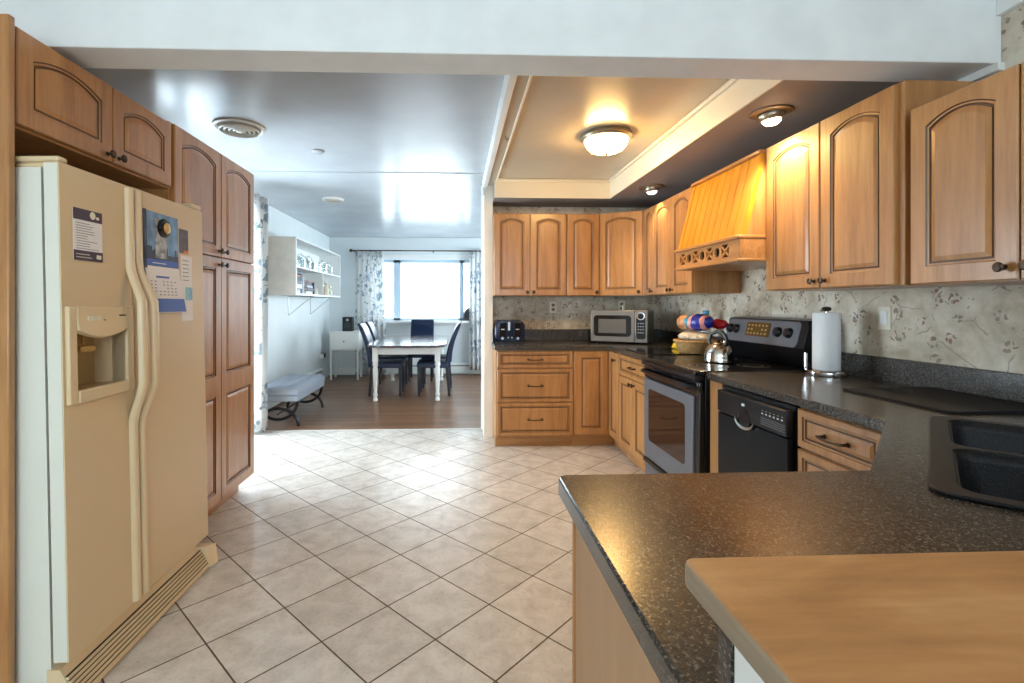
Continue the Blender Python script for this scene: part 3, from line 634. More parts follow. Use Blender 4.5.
mb.use(M['blue_ink']); mb.hexa([(0.0145, y0+0.042, 1.248), (0.0160, y0+0.042, 1.248), (0.0160, y1+0.033, 1.248), (0.0145, y1+0.033, 1.248), (0.0105, y0+0.031, 1.305), (0.0125, y0+0.031, 1.305), (0.0125, y1+0.024, 1.305), (0.0105, y1+0.024, 1.305)])
mb.box(0.006, 0.0075, y0+0.075, y0+0.165, 1.392, 1.400)
mb.use(M['ink'])
random.seed(11)
for i in range(5):
    for k in range(7):
        if random.random() < 0.7: mb.box(0.006+i*0.0009, 0.0082+i*0.0012, y0+0.035+k*0.028, y0+0.044+k*0.028, 1.375-i*0.014, 1.379-i*0.014)
mb.build('date_page', None, c, world=False)
o = MB().box(0.004, 0.005, 0.045, 0.125, 1.475, 1.640); o.build('photo_print', M['grey_print'], None, world=False)
o = bpy.data.objects['photo_print']; o.location = FLOC; o.rotation_euler = FROT; tag(o, 'small grey photo pinned over the blue calendar picture by the round magnet', 'photo')
o = MB().box(0.001, 0.002, 0.228, 0.300, 1.515, 1.625); o.use(M['orange_print']); o.box(0.002, 0.0022, 0.262, 0.300, 1.515, 1.528); o.mats[0:0] = []
o.mats = [M['photo_print'], M['orange_print']]; 
for fc in o.bm.faces: fc.material_index = 0 if fc.calc_center_median().x < 0.00195 or fc.calc_area() > 0.002 else 1
o = o.build('portrait_print', None, None, world=False); o.location = FLOC; o.rotation_euler = FROT; tag(o, 'dark portrait print right of the calendar near the door edge', 'photo')
mb = MB(); mb.use(M['paper']); mb.box(0.0005, 0.0015, 0.235, 0.330, 1.205, 1.505); mb.use(M['teal_print']); mb.box(0.0015, 0.002, 0.272, 0.328, 1.30, 1.36); mb.use(M['ink'])
for i in range(6): mb.box(0.0015, 0.002, 0.25, 0.30, 1.39+i*0.018, 1.394+i*0.018)
o = mb.build('flyer', None, None, world=False); o.location = FLOC; o.rotation_euler = FROT; tag(o, 'pale paper flyer hanging behind the calendar at right', 'flyer')
g = on_fridge('magnet', 'round black magnet with gold centre holding the calendar', 'magnet')
MB().lathe([(0.040, 0.005), (0.041, 0.012), (0.034, 0.020), (0.024, 0.021)], (0, 0.100, 1.605), (1, 0, 0), 24).build('rim', M['black_gloss'], g, world=False)
MB().lathe([(0.024, 0.019), (0.023, 0.023), (0.010, 0.026)], (0, 0.103, 1.605), (1, 0, 0), 24).build('centre', M['gold'], g, world=False)
# ------------------------------------------------------------------ back base cabinets
FB = lambda x: frame((x, 4.395, 0), (1, 0, 0), (0, -1, 0))
c = thing('base_cabinet', 'maple base cabinet of three wide drawers under the toaster', 'cabinet', (0.70, 4.69, 0))
fr = FB(0.352); body(c, fr, 0, 0.692, 0.10, 0.875, 0.565)
MB().fbox(fr, 0, 0.692, 0, 0.10, -0.565, -0.06).build('toe_kick', M['maple_x'], c)
for b0, b1 in ((0.715, 0.866), (0.412, 0.705), (0.115, 0.402)): drawer(c, fr, 0.010, 0.686, b0, b1, 0.12)
c = thing('base_cabinet', 'maple corner base cabinet with folding corner doors below the microwave', 'cabinet', (1.5, 4.6, 0))
mb = MB(); mb.prism([(1.046, 4.96), (1.046, 4.395), (1.380, 4.395), (1.380, 4.105), (2.05, 4.105), (2.05, 4.96)], 0.10, 0.875); mb.build('body', M['maple'], c)
mb = MB(); mb.prism([(1.046, 4.9), (1.046, 4.455), (1.44, 4.455), (1.44, 4.105), (2.05, 4.105), (2.05, 4.9)], 0.0, 0.10); mb.build('toe_kick', M['maple_x'], c)
door(c, FB(1.046), 0.004, 0.310, 0.115, 0.866, st=0.062)
FR = lambda y: frame((1.380, y, 0), (0, -1, 0), (-1, 0, 0))
door(c, FR(4.375), 0.004, 0.264, 0.115, 0.866, knob_at=(0.175, 0.80), st=0.062)
c = thing('base_cabinet', 'maple base cabinet with drawer over two doors left of the range', 'cabinet', (1.7, 3.75, 0))
fr = FR(4.10); body(c, fr, 0, 0.672, 0.10, 0.875, 0.66)
MB().fbox(fr, 0, 0.672, 0, 0.10, -0.66, -0.05).build('toe_kick', M['maple_h'], c)
drawer(c, fr, 0.010, 0.660, 0.705, 0.866, 0.10)
door(c, fr, 0.010, 0.332, 0.115, 0.690, knob_at=(0.304, 0.655)); door(c, fr, 0.338, 0.660, 0.115, 0.690, knob_at=(0.366, 0.655))
# right of the range
MB().box(1.362, 2.0, 2.485, 2.605, 0.0, 0.875).build('filler_panel', M['maple'], None, bevel=0.002); tag(bpy.data.objects['filler_panel'], 'narrow maple filler panel between range and dishwasher', 'panel')
c = thing('base_cabinet', 'maple drawer base cabinet right of the dishwasher', 'cabinet', (1.7, 1.7, 0))
fr = FR(1.928); body(c, fr, 0, 0.418, 0.10, 0.875, 0.66)
MB().fbox(fr, 0, 0.418, 0, 0.10, -0.66, -0.05).build('toe_kick', M['maple_h'], c)
for b0, b1 in ((0.715, 0.866), (0.412, 0.705), (0.115, 0.402)): drawer(c, fr, 0.008, 0.410, b0, b1, 0.11)
c = thing('sink_cabinet', 'maple corner sink base cabinet under the diagonal counter edge', 'cabinet', (1.5, 0.95, 0))
fd_ = frame((1.375, 1.503, 0), (-1, -1, 0), (-1, 1, 0))
mb = MB(); mb.prism([(1.377, 1.503), (0.955, 1.078), (0.955, 0.40), (1.0, 0.40), (2.05, 0.40), (2.05, 1.503)], 0.10, 0.60); mb.build('body', M['maple'], c)
mb = MB(); mb.hexa([fd_(0, 0.6, -0.02), fd_(0.59, 0.6, -0.02), fd_(0.59, 0.6, 0), fd_(0, 0.6, 0), fd_(0, 0.875, -0.02), fd_(0.59, 0.875, -0.02), fd_(0.59, 0.875, 0), fd_(0, 0.875, 0)]); mb.build('front_rail', M['maple'], c)
door(c, fd_, 0.010, 0.292, 0.115, 0.690, knob_at=(0.262, 0.655)); door(c, fd_, 0.298, 0.580, 0.115, 0.690, knob_at=(0.328, 0.655))
c = thing('peninsula_cabinet', 'peninsula base cabinet with plain tan end panel', 'cabinet', (0.6, 0.7, 0))
fr = frame((0.950, 0.985, 0), (-1, 0, 0), (0, 1, 0)); body(c, fr, 0.0, 0.700, 0.10, 0.875, 0.59)
MB().box(0.237, 0.250, 0.395, 0.975, 0.0, 0.875).build('end_panel', M['panel_wood'], c)
MB().box(0.233, 0.255, 0.975, 0.987, 0.0, 0.875).build('corner_strip', M['maple'], c)
MB().fbox(fr, 0, 0.68, 0, 0.10, -0.58, -0.05).build('toe_kick', M['maple_x'], c)
door(c, fr, 0.010, 0.340, 0.115, 0.866, knob_at=(0.31, 0.83)); door(c, fr, 0.346, 0.676, 0.115, 0.866, knob_at=(0.376, 0.83))

# ------------------------------------------------------------------ worktops
def rrect(cx, cy, w, h, r, rot, n=5):
    out = []
    for sx, sy, a0 in ((1, 1, 0), (-1, 1, 90), (-1, -1, 180), (1, -1, 270)):
        for i in range(n+1):
            a = R(a0+90*i/n); x = sx*(w/2-r)+r*math.cos(a); y = sy*(h/2-r)+r*math.sin(a)
            out.append((cx+x*math.cos(rot)-y*math.sin(rot), cy+x*math.sin(rot)+y*math.cos(rot)))
    return out
def slab(mb, outer, holes, z0, z1):
    bm = mb.bm; loops = []
    for poly in [outer]+holes:
        vs = [bm.verts.new((x, y, z1)) for x, y in poly]; loops.append([bm.edges.new((vs[i], vs[(i+1) % len(vs)])) for i in range(len(vs))])
    es = [e for l in loops for e in l]
    r = bmesh.ops.triangle_fill(bm, edges=es, use_beauty=True)
    fs = [g for g in r['geom'] if isinstance(g, bmesh.types.BMFace)]
    ex = bmesh.ops.extrude_face_region(bm, geom=fs)
    bmesh.ops.translate(bm, verts=[g for g in ex['geom'] if isinstance(g, bmesh.types.BMVert)], vec=(0, 0, z0-z1))
ZC = 0.915
c = thing('worktop', 'dark speckled corner worktop under the toaster and microwave', 'worktop', (1.2, 4.6, 0.877))
mb = MB(); slab(mb, [(0.338, 4.355), (1.345, 4.355), (1.345, 3.412), (2.062, 3.412), (2.062, 4.968), (0.352, 4.968), (0.338, 4.75)], [], 0.877, ZC); mb.build('slab', M['counter'], c, bevel=0.005)
mb = MB(); mb.box(0.353, 2.08, 4.955, 4.984, ZC, 1.03); mb.box(2.055, 2.079, 3.412, 4.955, ZC, 1.025); mb.build('backsplash', M['counter'], c, bevel=0.003)
c = thing('worktop', 'dark speckled peninsula worktop around the black corner sink', 'worktop', (1.1, 1.2, 0.877))
SC = (1.418, 1.028); SW, SH = 0.884, 0.56    # sink centre
hole = rrect(SC[0], SC[1], SW-0.05, SH-0.05, 0.04, R(45))[::-1]
mb = MB(); slab(mb, [(1.345, 2.615), (1.345, 1.497), (0.912, 1.054), (0.235, 1.054), (0.221, 1.049), (0.215, 1.035), (0.215, 0.392), (2.055, 0.392), (2.055, 2.615)], [hole], 0.877, ZC); mb.build('slab', M['counter'], c, bevel=0.004)
mb = MB(); mb.box(2.055, 2.079, 0.40, 2.615, ZC-0.02, 1.025); mb.build('backsplash', M['counter'], c, bevel=0.003)
mb = MB(); mb.box(0.212, 2.05, 0.374, 0.393, 0.877, 1.047); mb.build('bar_splash', M['counter'], c)
# breakfast bar
mb = MB(); mb.box(0.213, XR, 0.235, 0.373, 0, 1.048); struct('wall_half', mb, M['white_paint'], bevel=0.003)
mb = MB(); mb.use(M['bar_wood']); n = 8
poly = [(0.194, 0.10), (2.07, 0.10), (2.07, 0.405), (0.196, 0.405), (0.189, 0.402), (0.186, 0.395), (0.186, 0.108)]
mb.loops([[(x, y, 1.049) for x, y in poly], [(x, y, 1.070) for x, y in poly]])
mb.use(M['bar_edge'])
for fc in mb.bm.faces:
    if abs(fc.normal.z) < 0.5: pass
bt = mb.build('bar_top', None, None, bevel=0.004, seg=2); bt.data.materials.append(M['bar_edge']) if len(bt.data.materials) < 2 else None
for pl in bt.data.polygons:
    if abs(pl.normal.z) < 0.5: pl.material_index = 1
tag(bt, 'raised wooden breakfast bar top in the right foreground', 'bar top')

# ------------------------------------------------------------------ sink
s = thing('sink', 'black composite double bowl sink set in the diagonal corner', 'sink', (SC[0], SC[1], ZC), (0, 0, R(45)))
# local: x along diagonal front edge, y towards the front (+y = NW), z up
mb = MB()
b_w, b_h = 0.389, 0.485
holes = [rrect(sx*0.2085, -0.005, b_w, b_h, 0.045, 0)[::-1] for sx in (-1, 1)]
slab(mb, rrect(0, 0, SW, SH, 0.045, 0), holes, 0.0005, 0.009)
mb.build('rim', M['sink'], s, bevel=0.003, world=False)
for sx in (-1, 1):
    mb = MB(); rings = []
    for ins, z in ((0, 0.004), (0.004, -0.02), (0.012, -0.15), (0.035, -0.18)):
        rings.append([(x, y, z) for x, y in rrect(sx*0.2085, -0.005, b_w-2*ins, b_h-2*ins, 0.045, 0)])
    mb.loops(rings, cap0=False); mb.build('bowl', M['sink'], s, world=False, solid=0.004)
    MB().lathe([(0.042, 0), (0.040, 0.004), (0.030, 0.002)], (sx*0.2085, -0.005, -0.1795), (0, 0, 1)).build('drain', M['steel'], s, world=False)
o = MB().loops([[(x, y, ZC+0.0005) for x, y in rrect(1.842, 1.805, 0.41, 0.475, 0.02, 0)], [(x, y, ZC+0.010) for x, y in rrect(1.842, 1.805, 0.41, 0.475, 0.02, 0)]]).build('cutting_board', M['board'], None, bevel=0.002)
tag(o, 'black glass board lying in the counter corner behind the sink', 'cutting board')
o = MB().loops([[(x, y, ZC+0.0005) for x, y in rrect(1.555, 3.72, 0.38, 0.48, 0.02, 0)], [(x, y, ZC+0.010) for x, y in rrect(1.555, 3.72, 0.38, 0.48, 0.02, 0)]]).build('cutting_board', M['black_gloss'], None, bevel=0.002)
tag(o, 'dark glossy board on the counter left of the range', 'cutting board')

# ------------------------------------------------------------------ range
r_ = thing('range', 'black and stainless electric range with glass cooktop', 'range', (1.68, 3.0, 0))
Y0, Y1 = 2.622, 3.405
MB().box(1.345, 2.04, Y0, Y1, 0.03, 0.895).build('body', M['black'], r_, bevel=0.003)
mb = MB(); mb.use(M['black_gloss']); mb.box(1.285, 2.04, Y0-0.003, Y1+0.003, 0.896, 0.922); mb.build('cooktop', None, r_, bevel=0.006)
bmark = plain('burner_mark', (0.08, 0.08, 0.085), 0.3)
for x, y, r in ((1.47, 2.83, 0.105), (1.47, 3.21, 0.085), (1.74, 2.83, 0.085), (1.74, 3.21, 0.105)):
    for q in (r, r*0.6): MB().lathe([(q-0.003, 0.9222), (q, 0.9228), (q+0.003, 0.9222)], (x, y, 0), (0, 0, 1), 40, False, False).build('burner_ring', bmark, r_)
fr = frame((1.345, Y1, 0), (0, -1, 0), (-1, 0, 0)); w = Y1-Y0
od = MB().use(M['steel_d']).fbox(fr, 0.012, w-0.060, 0.235, 0.775, 0.002, 0.040).build('oven_door', None, r_, bevel=0.006)
MB().fbox(fr, w-0.058, w-0.002, 0.06, 0.80, 0.002, 0.030).build('side_trim', M['black'], r_, bevel=0.004)
mb = MB(); mb.loops([[fr(a, b, 0.038) for a, b in rrect(w/2-0.03, 0.535, w-0.25, 0.35, 0.025, 0)], [fr(a, b, 0.0415) for a, b in rrect(w/2-0.03, 0.535, w-0.25, 0.35, 0.025, 0)]]); mb.build('oven_window', M['oven_glass'], od)
MB().fbox(fr, 0.004, w-0.006, 0.778, 0.862, 0.002, 0.036).build('door_top_band', M['black_gloss'], od, bevel=0.01)
mb = MB(); mb.tube([fr(0.02, 0.825, 0.035), fr(0.05, 0.826, 0.066), fr(0.15, 0.826, 0.072), fr(w-0.15, 0.826, 0.072), fr(w-0.05, 0.826, 0.066), fr(w-0.02, 0.825, 0.035)], 0.014, 10); mb.build('handle', M['black'], od)
MB().fbox(fr, 0.004, w-0.004, 0.864, 0.895, 0.002, 0.058).build('front_lip', M['black'], r_, bevel=0.008)
sd = MB().fbox(fr, 0.012, w-0.060, 0.055, 0.200, 0.002, 0.034).build('storage_drawer', M['steel_d'], r_, bevel=0.005)
MB().fbox(fr, 0.010, w-0.055, 0.195, 0.228, 0.002, 0.048).build('drawer_lip', M['black'], sd, bevel=0.008)
# backguard
bgd = MB(); pro = [(1.955, 0.922), (1.900, 1.000), (1.885, 1.035), (1.925, 1.190), (2.035, 1.200), (2.035, 0.922)]
bgd.loops([[(x, Y0-0.002, z) for x, z in pro], [(x, Y1+0.002, z) for x, z in pro]]); bgd = bgd.build('backguard', M['black'], r_, bevel=0.006)
def bgp(a, b, cc=0):   # a along -Y from far end, b up the sloped face 0..1
    x = 1.885+(1.925-1.885)*b; z = 1.035+0.155*b; nx, nz = -0.968, 0.250
    return Vector((x+nx*cc, Y1-a, z+nz*cc))
def bg_panel(name, a0, a1, b0, b1, c0, c1, mat, rad=0.1):
    mb = MB(); pts = rrect((a0+a1)/2, (b0+b1)/2*0.16, a1-a0, (b1-b0)*0.16, rad, 0)
    mb.loops([[bgp(a, b/0.16, c0) for a, b in pts], [bgp(a, b/0.16, c1) for a, b in pts]]); return mb.build(name, mat, bgd)
bg_panel('control_panel', 0.012, w-0.045, 0.02, 0.94, -0.002, 0.004, M['steel_d'], 0.03)
bg_panel('clock_display', 0.235, 0.475, 0.28, 0.84, 0.002, 0.006, M['clock_glass'], 0.006)
mb = MB()
for i in range(6):
    for k in range(3): 
        if not (1 < i < 4 and k == 1): mb.loops([[bgp(a, b, 0.0055) for a, b in ((0.252+i*0.036, 0.36+k*0.16), (0.268+i*0.036, 0.36+k*0.16), (0.268+i*0.036, 0.43+k*0.16), (0.252+i*0.036, 0.43+k*0.16))], [bgp(a, b, 0.007) for a, b in ((0.252+i*0.036, 0.36+k*0.16), (0.268+i*0.036, 0.36+k*0.16), (0.268+i*0.036, 0.43+k*0.16), (0.252+i*0.036, 0.43+k*0.16))]])
mb.build('button', M['gold'], bgd)
for a in (0.055, 0.125, w-0.225, w-0.130):
    MB().lathe([(0.032, 0.003), (0.030, 0.016), (0.024, 0.026), (0.012, 0.028)], bgp(a, 0.52), (-0.968, 0, 0.25), 20).build('knob', M['black'], bgd)
# ------------------------------------------------------------------ dishwasher
d = thing('dishwasher', 'black built in dishwasher right of the range', 'dishwasher', (1.7, 2.18, 0))
fr = frame((1.362, 2.478, 0), (0, -1, 0), (-1, 0, 0)); w = 0.546
MB().fbox(fr, 0.0, w, 0.10, 0.868, -0.58, 0).build('body', M['black'], d)
MB().fbox(fr, 0.006, w-0.006, 0.12, 0.735, 0.001, 0.028).build('door', plain('dishwasher_black', (0.006, 0.008, 0.011), 0.22, spec=0.12), d, bevel=0.004)
cp = MB().fbox(fr, 0.006, w-0.006, 0.740, 0.850, 0.001, 0.032).build('control_panel', M['black'], d, bevel=0.006)
mb = MB(); mb.lathe([(0.046, 0.0), (0.044, 0.010)], fr(0.245, 0.752, 0.024), fr(0, 0, 1)-fr(0, 0, 0), 24); mb.build('latch_pocket', M['black_gloss'], cp)
mb = MB(); pts = [fr(0.245+0.072*math.cos(t), 0.748+0.040*math.sin(t), 0.036) for t in [PI+PI*i/12 for i in range(13)]]; mb.tube(pts, [0.001+0.006*math.sin(PI*i/12) for i in range(13)], 6); mb.build('latch_trim', M['steel'], cp)
mb = MB()
for i in range(6): MB().fbox(fr, 0.375+i*0.026, 0.386+i*0.026, 0.803, 0.809, 0.031, 0.0335).build('button', M['pale_light'], cp)
for i in range(6): mb.fbox(fr, 0.377+i*0.026, 0.386+i*0.026, 0.818, 0.8195, 0.031, 0.0328)
mb.build('button_marks', M['pale_light'], cp)
MB().fbox(fr, 0.225, 0.248, 0.808, 0.820, 0.031, 0.034).build('badge', M['pale_light'], cp)
mb = MB()
for i in range(4): mb.fbox(fr, 0.37, 0.53, 0.758+i*0.009, 0.762+i*0.009, 0.031, 0.034)
mb.build('vent', plain('vent_grey', (0.09, 0.10, 0.11), 0.4), cp)
MB().fbox(fr, 0.0, w, 0.0, 0.10, -0.55, -0.05).build('toe_kick', M['black'], d)

# ------------------------------------------------------------------ wall cabinets, right side
XF = 1.73
FU = lambda y: frame((XF, y, 0), (0, -1, 0), (-1, 0, 0))
ZU0, ZU1 = 1.362, 2.142
FBU = lambda x: frame((x, 4.672, 0), (1, 0, 0), (0, -1, 0))
c = thing('wall_cabinet', 'maple wall cabinet with two arched doors above the toaster', 'cabinet', (0.70, 4.83, ZU0))
fr = FBU(0.350); body(c, fr, 0, 0.696, ZU0, ZU1, 0.305)
door(c, fr, 0.004, 0.345, ZU0+0.004, ZU1-0.004, 0.036, (0.318, ZU0+0.035)); door(c, fr, 0.350, 0.692, ZU0+0.004, ZU1-0.004, 0.036, (0.378, ZU0+0.035))
c = thing('wall_cabinet', 'narrow single door maple wall cabinet left of the corner one', 'cabinet', (1.2, 4.83, ZU0))
fr = FBU(1.048); body(c, fr, 0, 0.312, ZU0, ZU1, 0.305); door(c, fr, 0.004, 0.308, ZU0+0.004, ZU1-0.004, 0.036, (0.280, ZU0+0.035))
c = thing('wall_cabinet', 'diagonal maple corner wall cabinet above the microwave', 'cabinet', (1.7, 4.75, ZU0))
A, B = Vector((1.363, 4.672, 0)), Vector((1.713, 4.455, 0))
mb = MB(); mb.prism([(1.363, 4.977), (A.x, A.y), (B.x, B.y), (2.07, 4.455), (2.07, 4.977)], ZU0, ZU1); mb.build('body', M['maple'], c)
u = (B-A); L = u.length; n = Vector((u.y, -u.x, 0)); fr = frame(A, u, n)
door(c, fr, 0.010, L-0.010, ZU0+0.004, ZU1-0.004, 0.036, (L-0.04, ZU0+0.035))
c = thing('wall_cabinet', 'maple wall cabinet with three arched doors left of the range hood', 'cabinet', (1.9, 4.0, ZU0))
fr = FU(4.452); body(c, fr, 0, 0.925, ZU0, ZU1, 0.345)
door(c, fr, 0.014, 0.222, ZU0+0.004, ZU1-0.004, 0.036, (0.194, ZU0+0.035), st=0.045)
door(c, fr, 0.228, 0.568, ZU0+0.004, ZU1-0.004, 0.036, (0.542, ZU0+0.035)); door(c, fr, 0.574, 0.920, ZU0+0.004, ZU1-0.004, 0.036, (0.602, ZU0+0.035))
c = thing('wall_cabinet', 'maple wall cabinet with two arched doors right of the range hood', 'cabinet', (1.9, 2.25, ZU0))
fr = FU(2.672); body(c, fr, 0, 0.835, ZU0-0.008, ZU1+0.006, 0.345)
door(c, fr, 0.006, 0.408, ZU0-0.004, ZU1, 0.036, (0.376, ZU0+0.03), st=0.062); door(c, fr, 0.414, 0.806, ZU0-0.004, ZU1, 0.036, (0.446, ZU0+0.03), st=0.062)
MB().tube([(1.72, 2.262, 1.352), (1.72, 2.262, 1.335), (1.712, 2.262, 1.328), (1.705, 2.262, 1.335)], 0.0025, 6).build('hook', M['steel'], None); tag(bpy.data.objects['hook'], 'small wire hook hanging under the cabinet right of the hood', 'hook')
c = thing('wall_cabinet', 'shorter maple wall cabinet nearest the camera at right edge', 'cabinet', (1.9, 1.4, ZU0))
fr = FU(1.800); body(c, fr, 0, 0.75, ZU0-0.010, 2.018, 0.345)
door(c, fr, 0.004, 0.364, ZU0-0.006, 2.014, 0.036, (0.328, ZU0+0.035), st=0.062); door(c, fr, 0.370, 0.744, ZU0-0.006, 2.014, 0.036, (0.402, ZU0+0.035), st=0.062)

# ------------------------------------------------------------------ range hood
h = thing('range_hood', 'sloped maple range hood with pierced lattice band', 'range hood', (1.85, 3.08, 1.5))
H0, H1 = 2.678, 3.478
xt, xb, zt, zb = 1.700, 1.590, 2.120, 1.668
nb = 9
mb = MB(); fr = frame((0, H1, 0), (0, -1, 0), (-1, 0, 0)); wh = H1-H0
def slope(a, t, cc=0): # t 0 bottom..1 top
    return Vector((xb+(xt-xb)*t-cc, H1-a, zb+(zt-zb)*t))
mb.use(M['hood_wood_lamplit'])
for i in range(nb):
    a0, a1 = 0.035+(wh-0.07)*i/nb, 0.035+(wh-0.07)*(i+1)/nb; g = 0.003
    mb.hexa([slope(a0+g, 0, -0.012), slope(a1-g, 0, -0.012), slope(a1-g, 0, 0.0), slope(a0+g, 0, 0.0), slope(a0+g, 1, -0.012), slope(a1-g, 1, -0.012), slope(a1-g, 1, 0.0), slope(a0+g, 1, 0.0)])
mb.hexa([slope(0.03, 0, -0.03), slope(wh-0.03, 0, -0.03), slope(wh-0.03, 0, -0.010), slope(0.03, 0, -0.010), slope(0.03, 1, -0.03), slope(wh-0.03, 1, -0.03), slope(wh-0.03, 1, -0.010), slope(0.03, 1, -0.010)])
for a0, a1 in ((0.0, 0.036), (wh-0.036, wh)):
    mb.hexa([slope(a0, 0, -0.02), slope(a1, 0, -0.02), slope(a1, 0, 0.006), slope(a0, 0, 0.006), slope(a0, 1, -0.02), slope(a1, 1, -0.02), slope(a1, 1, 0.006), slope(a0, 1, 0.006)])
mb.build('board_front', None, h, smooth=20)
for a0, a1 in ((0.001, 0.018), (wh-0.018, wh-0.001)):
    mb = MB(); y0, y1 = H1-a1, H1-a0
    mb.hexa([(xb+0.008, y0, zb), (2.07, y0, zb), (2.07, y1, zb), (xb+0.008, y1, zb), (xt+0.008, y0, zt), (2.07, y0, zt), (2.07, y1, zt), (xt+0.008, y1, zt)])
    mb.build('side_panel', M['maple'], h)
MB().box(xt-0.022, 2.07, H0-0.004, H1+0.004, zt, zt+0.022).build('top_trim', M['maple_h'], h, bevel=0.006)
MB().box(xb-0.035, 2.07, H0-0.004, H1+0.004, zb-0.022, zb).build('ledge', M['maple_h'], h, bevel=0.006)
MB().box(xb-0.030, 2.07, H0-0.003, H1+0.003, 1.520, 1.538).build('bottom_trim', M['maple_h'], h, bevel=0.005)
xf = xb-0.018
for y0, y1 in ((H0, H0+0.02), (H1-0.02, H1)): MB().box(xf+0.02, 2.07, y0, y1, 1.538, zb-0.022).build('band_side', M['maple_h'], h)
# pierced band
za, zz = 1.556, 1.630; ya, yb_ = H0+0.115, H1-0.055
mb = MB(); mb.box(xf, xf+0.02, H0, ya, 1.538, zb-0.022); mb.box(xf, xf+0.02, yb_, H1, 1.538, zb-0.022); mb.box(xf, xf+0.02, ya, yb_, 1.538, za); mb.box(xf, xf+0.02, ya, yb_, zz, zb-0.022)
ncell = 7; cw = (yb_-ya)/ncell
for i in range(ncell):
    y0 = ya+cw*i; y1 = y0+cw; yc = (y0+y1)/2; zc = (za+zz)/2
    mb.box(xf+0.003, xf+0.017, y0-0.004, y0+0.004, za, zz)
    if i % 2 == 0:
        for q0, q1 in (((y0, za), (y1, zz)), ((y0, zz), (y1, za))):
            dy, dz = q1[0]-q0[0], q1[1]-q0[1]; l = math.hypot(dy, dz); py, pz = -dz/l*0.0065, dy/l*0.0065
            mb.loops([[(xf+0.002+cx, q0[0]+py, q0[1]+pz) for cx in (0, 0.014)]+[(xf+0.002+cx, q0[0]-py, q0[1]-pz) for cx in (0.014, 0)], [(xf+0.002+cx, q1[0]+py, q1[1]+pz) for cx in (0, 0.014)]+[(xf+0.002+cx, q1[0]-py, q1[1]-pz) for cx in (0.014, 0)]])
    else:
        n = 24; rr = min(cw, zz-za)*0.40; vs = []
        for xx in (xf+0.002, xf+0.016):
            ci = [mb.v((xx, yc+rr*math.cos(2*PI*k/n), zc+rr*math.sin(2*PI*k/n))) for k in range(n)]
            sq = []
            for k in range(n):
                cs, sn = math.cos(2*PI*k/n), math.sin(2*PI*k/n); m = max(abs(cs), abs(sn)); sq.append(mb.v((xx, yc+cw/2*cs/m, zc+(zz-za)/2*sn/m)))
            vs.append((ci, sq))
            for k in range(n): mb.face([ci[k], ci[(k+1) % n], sq[(k+1) % n], sq[k]])
        for k in range(n): mb.face([vs[0][0][k], vs[0][0][(k+1) % n], vs[1][0][(k+1) % n], vs[1][0][k]])
mb.build('lattice_band', M['maple_h'], h)
MB().box(xf+0.03, xf+0.04, H0+0.02, H1-0.02, 1.54, zb-0.022).build('liner', M['gap'], h)
MB().box(xf+0.04, 2.06, H0+0.02, H1-0.02, 1.530, 1.545).build('filter_pan', M['steel_d'], h)

# ------------------------------------------------------------------ ceiling fixtures
l = thing('ceiling_light', 'lit flush mount dome light on the tray ceiling', 'ceiling light', (1.02, 3.33, 2.32))
MB().lathe([(0.10, 2.440), (0.165, 2.438), (0.170, 2.425), (0.172, 2.412), (0.160, 2.396), (0.150, 2.394)], (1.02, 3.33, 0), (0, 0, 1), 40).build('pan', M['nickel'], l)
MB().lathe([(0.146, 2.398), (0.142, 2.382), (0.132, 2.358), (0.108, 2.332), (0.072, 2.317), (0.030, 2.311), (0.004, 2.310)], (1.02, 3.33, 0), (0, 0, 1), 40).build('glass_dome', M['lamp_glass'], l)
MB().lathe([(0.016, 2.312), (0.018, 2.306), (0.010, 2.300), (0.006, 2.292)], (1.02, 3.33, 0), (0, 0, 1), 16).build('finial', M['nickel'], l)
for (x, y), lab, bm_ in (((1.62, 2.48), 'lit recessed eyeball spot in the soffit nearest the beam', 'bulb_lit'), ((1.64, 4.09), 'small recessed eyeball spot in the soffit near the corner cabinet', 'bulb_dim')):
    c = thing('recessed_light', lab, 'recessed light', (x, y, 2.24), group='recessed spots in the soffit')
    MB().lathe([(0.060, 2.272), (0.098, 2.271), (0.102, 2.266), (0.098, 2.262), (0.066, 2.258), (0.060, 2.262)], (x, y, 0), (0, 0, 1), 32, False, False).build('trim_ring', M['nickel'], c)
    MB().lathe([(0.060, 0.012), (0.062, 0.0), (0.055, -0.015), (0.046, -0.022)], (x, y, 2.25), (-0.12, 0, 1), 24, True, False).build('eyeball', M['nickel'], c)
    MB().lathe([(0.044, 2.232), (0.044, 2.222), (0.030, 2.208), (0.010, 2.203)], (x, y, 0), (0, 0, 1), 24).build('bulb', M[bm_], c)
def spot(name, loc, power, col, ang):
    q = bpy.data.lights.new(name, 'SPOT'); q.energy = power; q.color = col; q.spot_size = R(ang); q.spot_blend = 0.6; q.shadow_soft_size = 0.04
    o = bpy.data.objects.new(name, q); o.location = loc; COL.objects.link(o)
spot('can_beam', (1.62, 2.48, 2.19), 45, (1.0, 0.78, 0.48), 125)
spot('can_beam_far', (1.64, 4.09, 2.19), 14, (1.0, 0.80, 0.52), 120)
v = thing('ceiling_vent', 'large round ceiling vent of concentric rings above the refrigerator side', 'ceiling vent', (-1.485, 3.46, 2.46))
MB().lathe([(0.168, 2.499), (0.166, 2.488), (0.150, 2.480), (0.138, 2.484)], (-1.485, 3.46, 0), (0, 0, 1), 40, True, False).build('flange', M['vent_beige'], v)
MB().lathe([(0.136, 2.4985), (0.136, 2.4965)], (-1.485, 3.46, 0), (0, 0, 1), 32).build('gap_shade', M['gap'], v)  # flat near-black disc painting the shade between the vent rings
mb = MB()
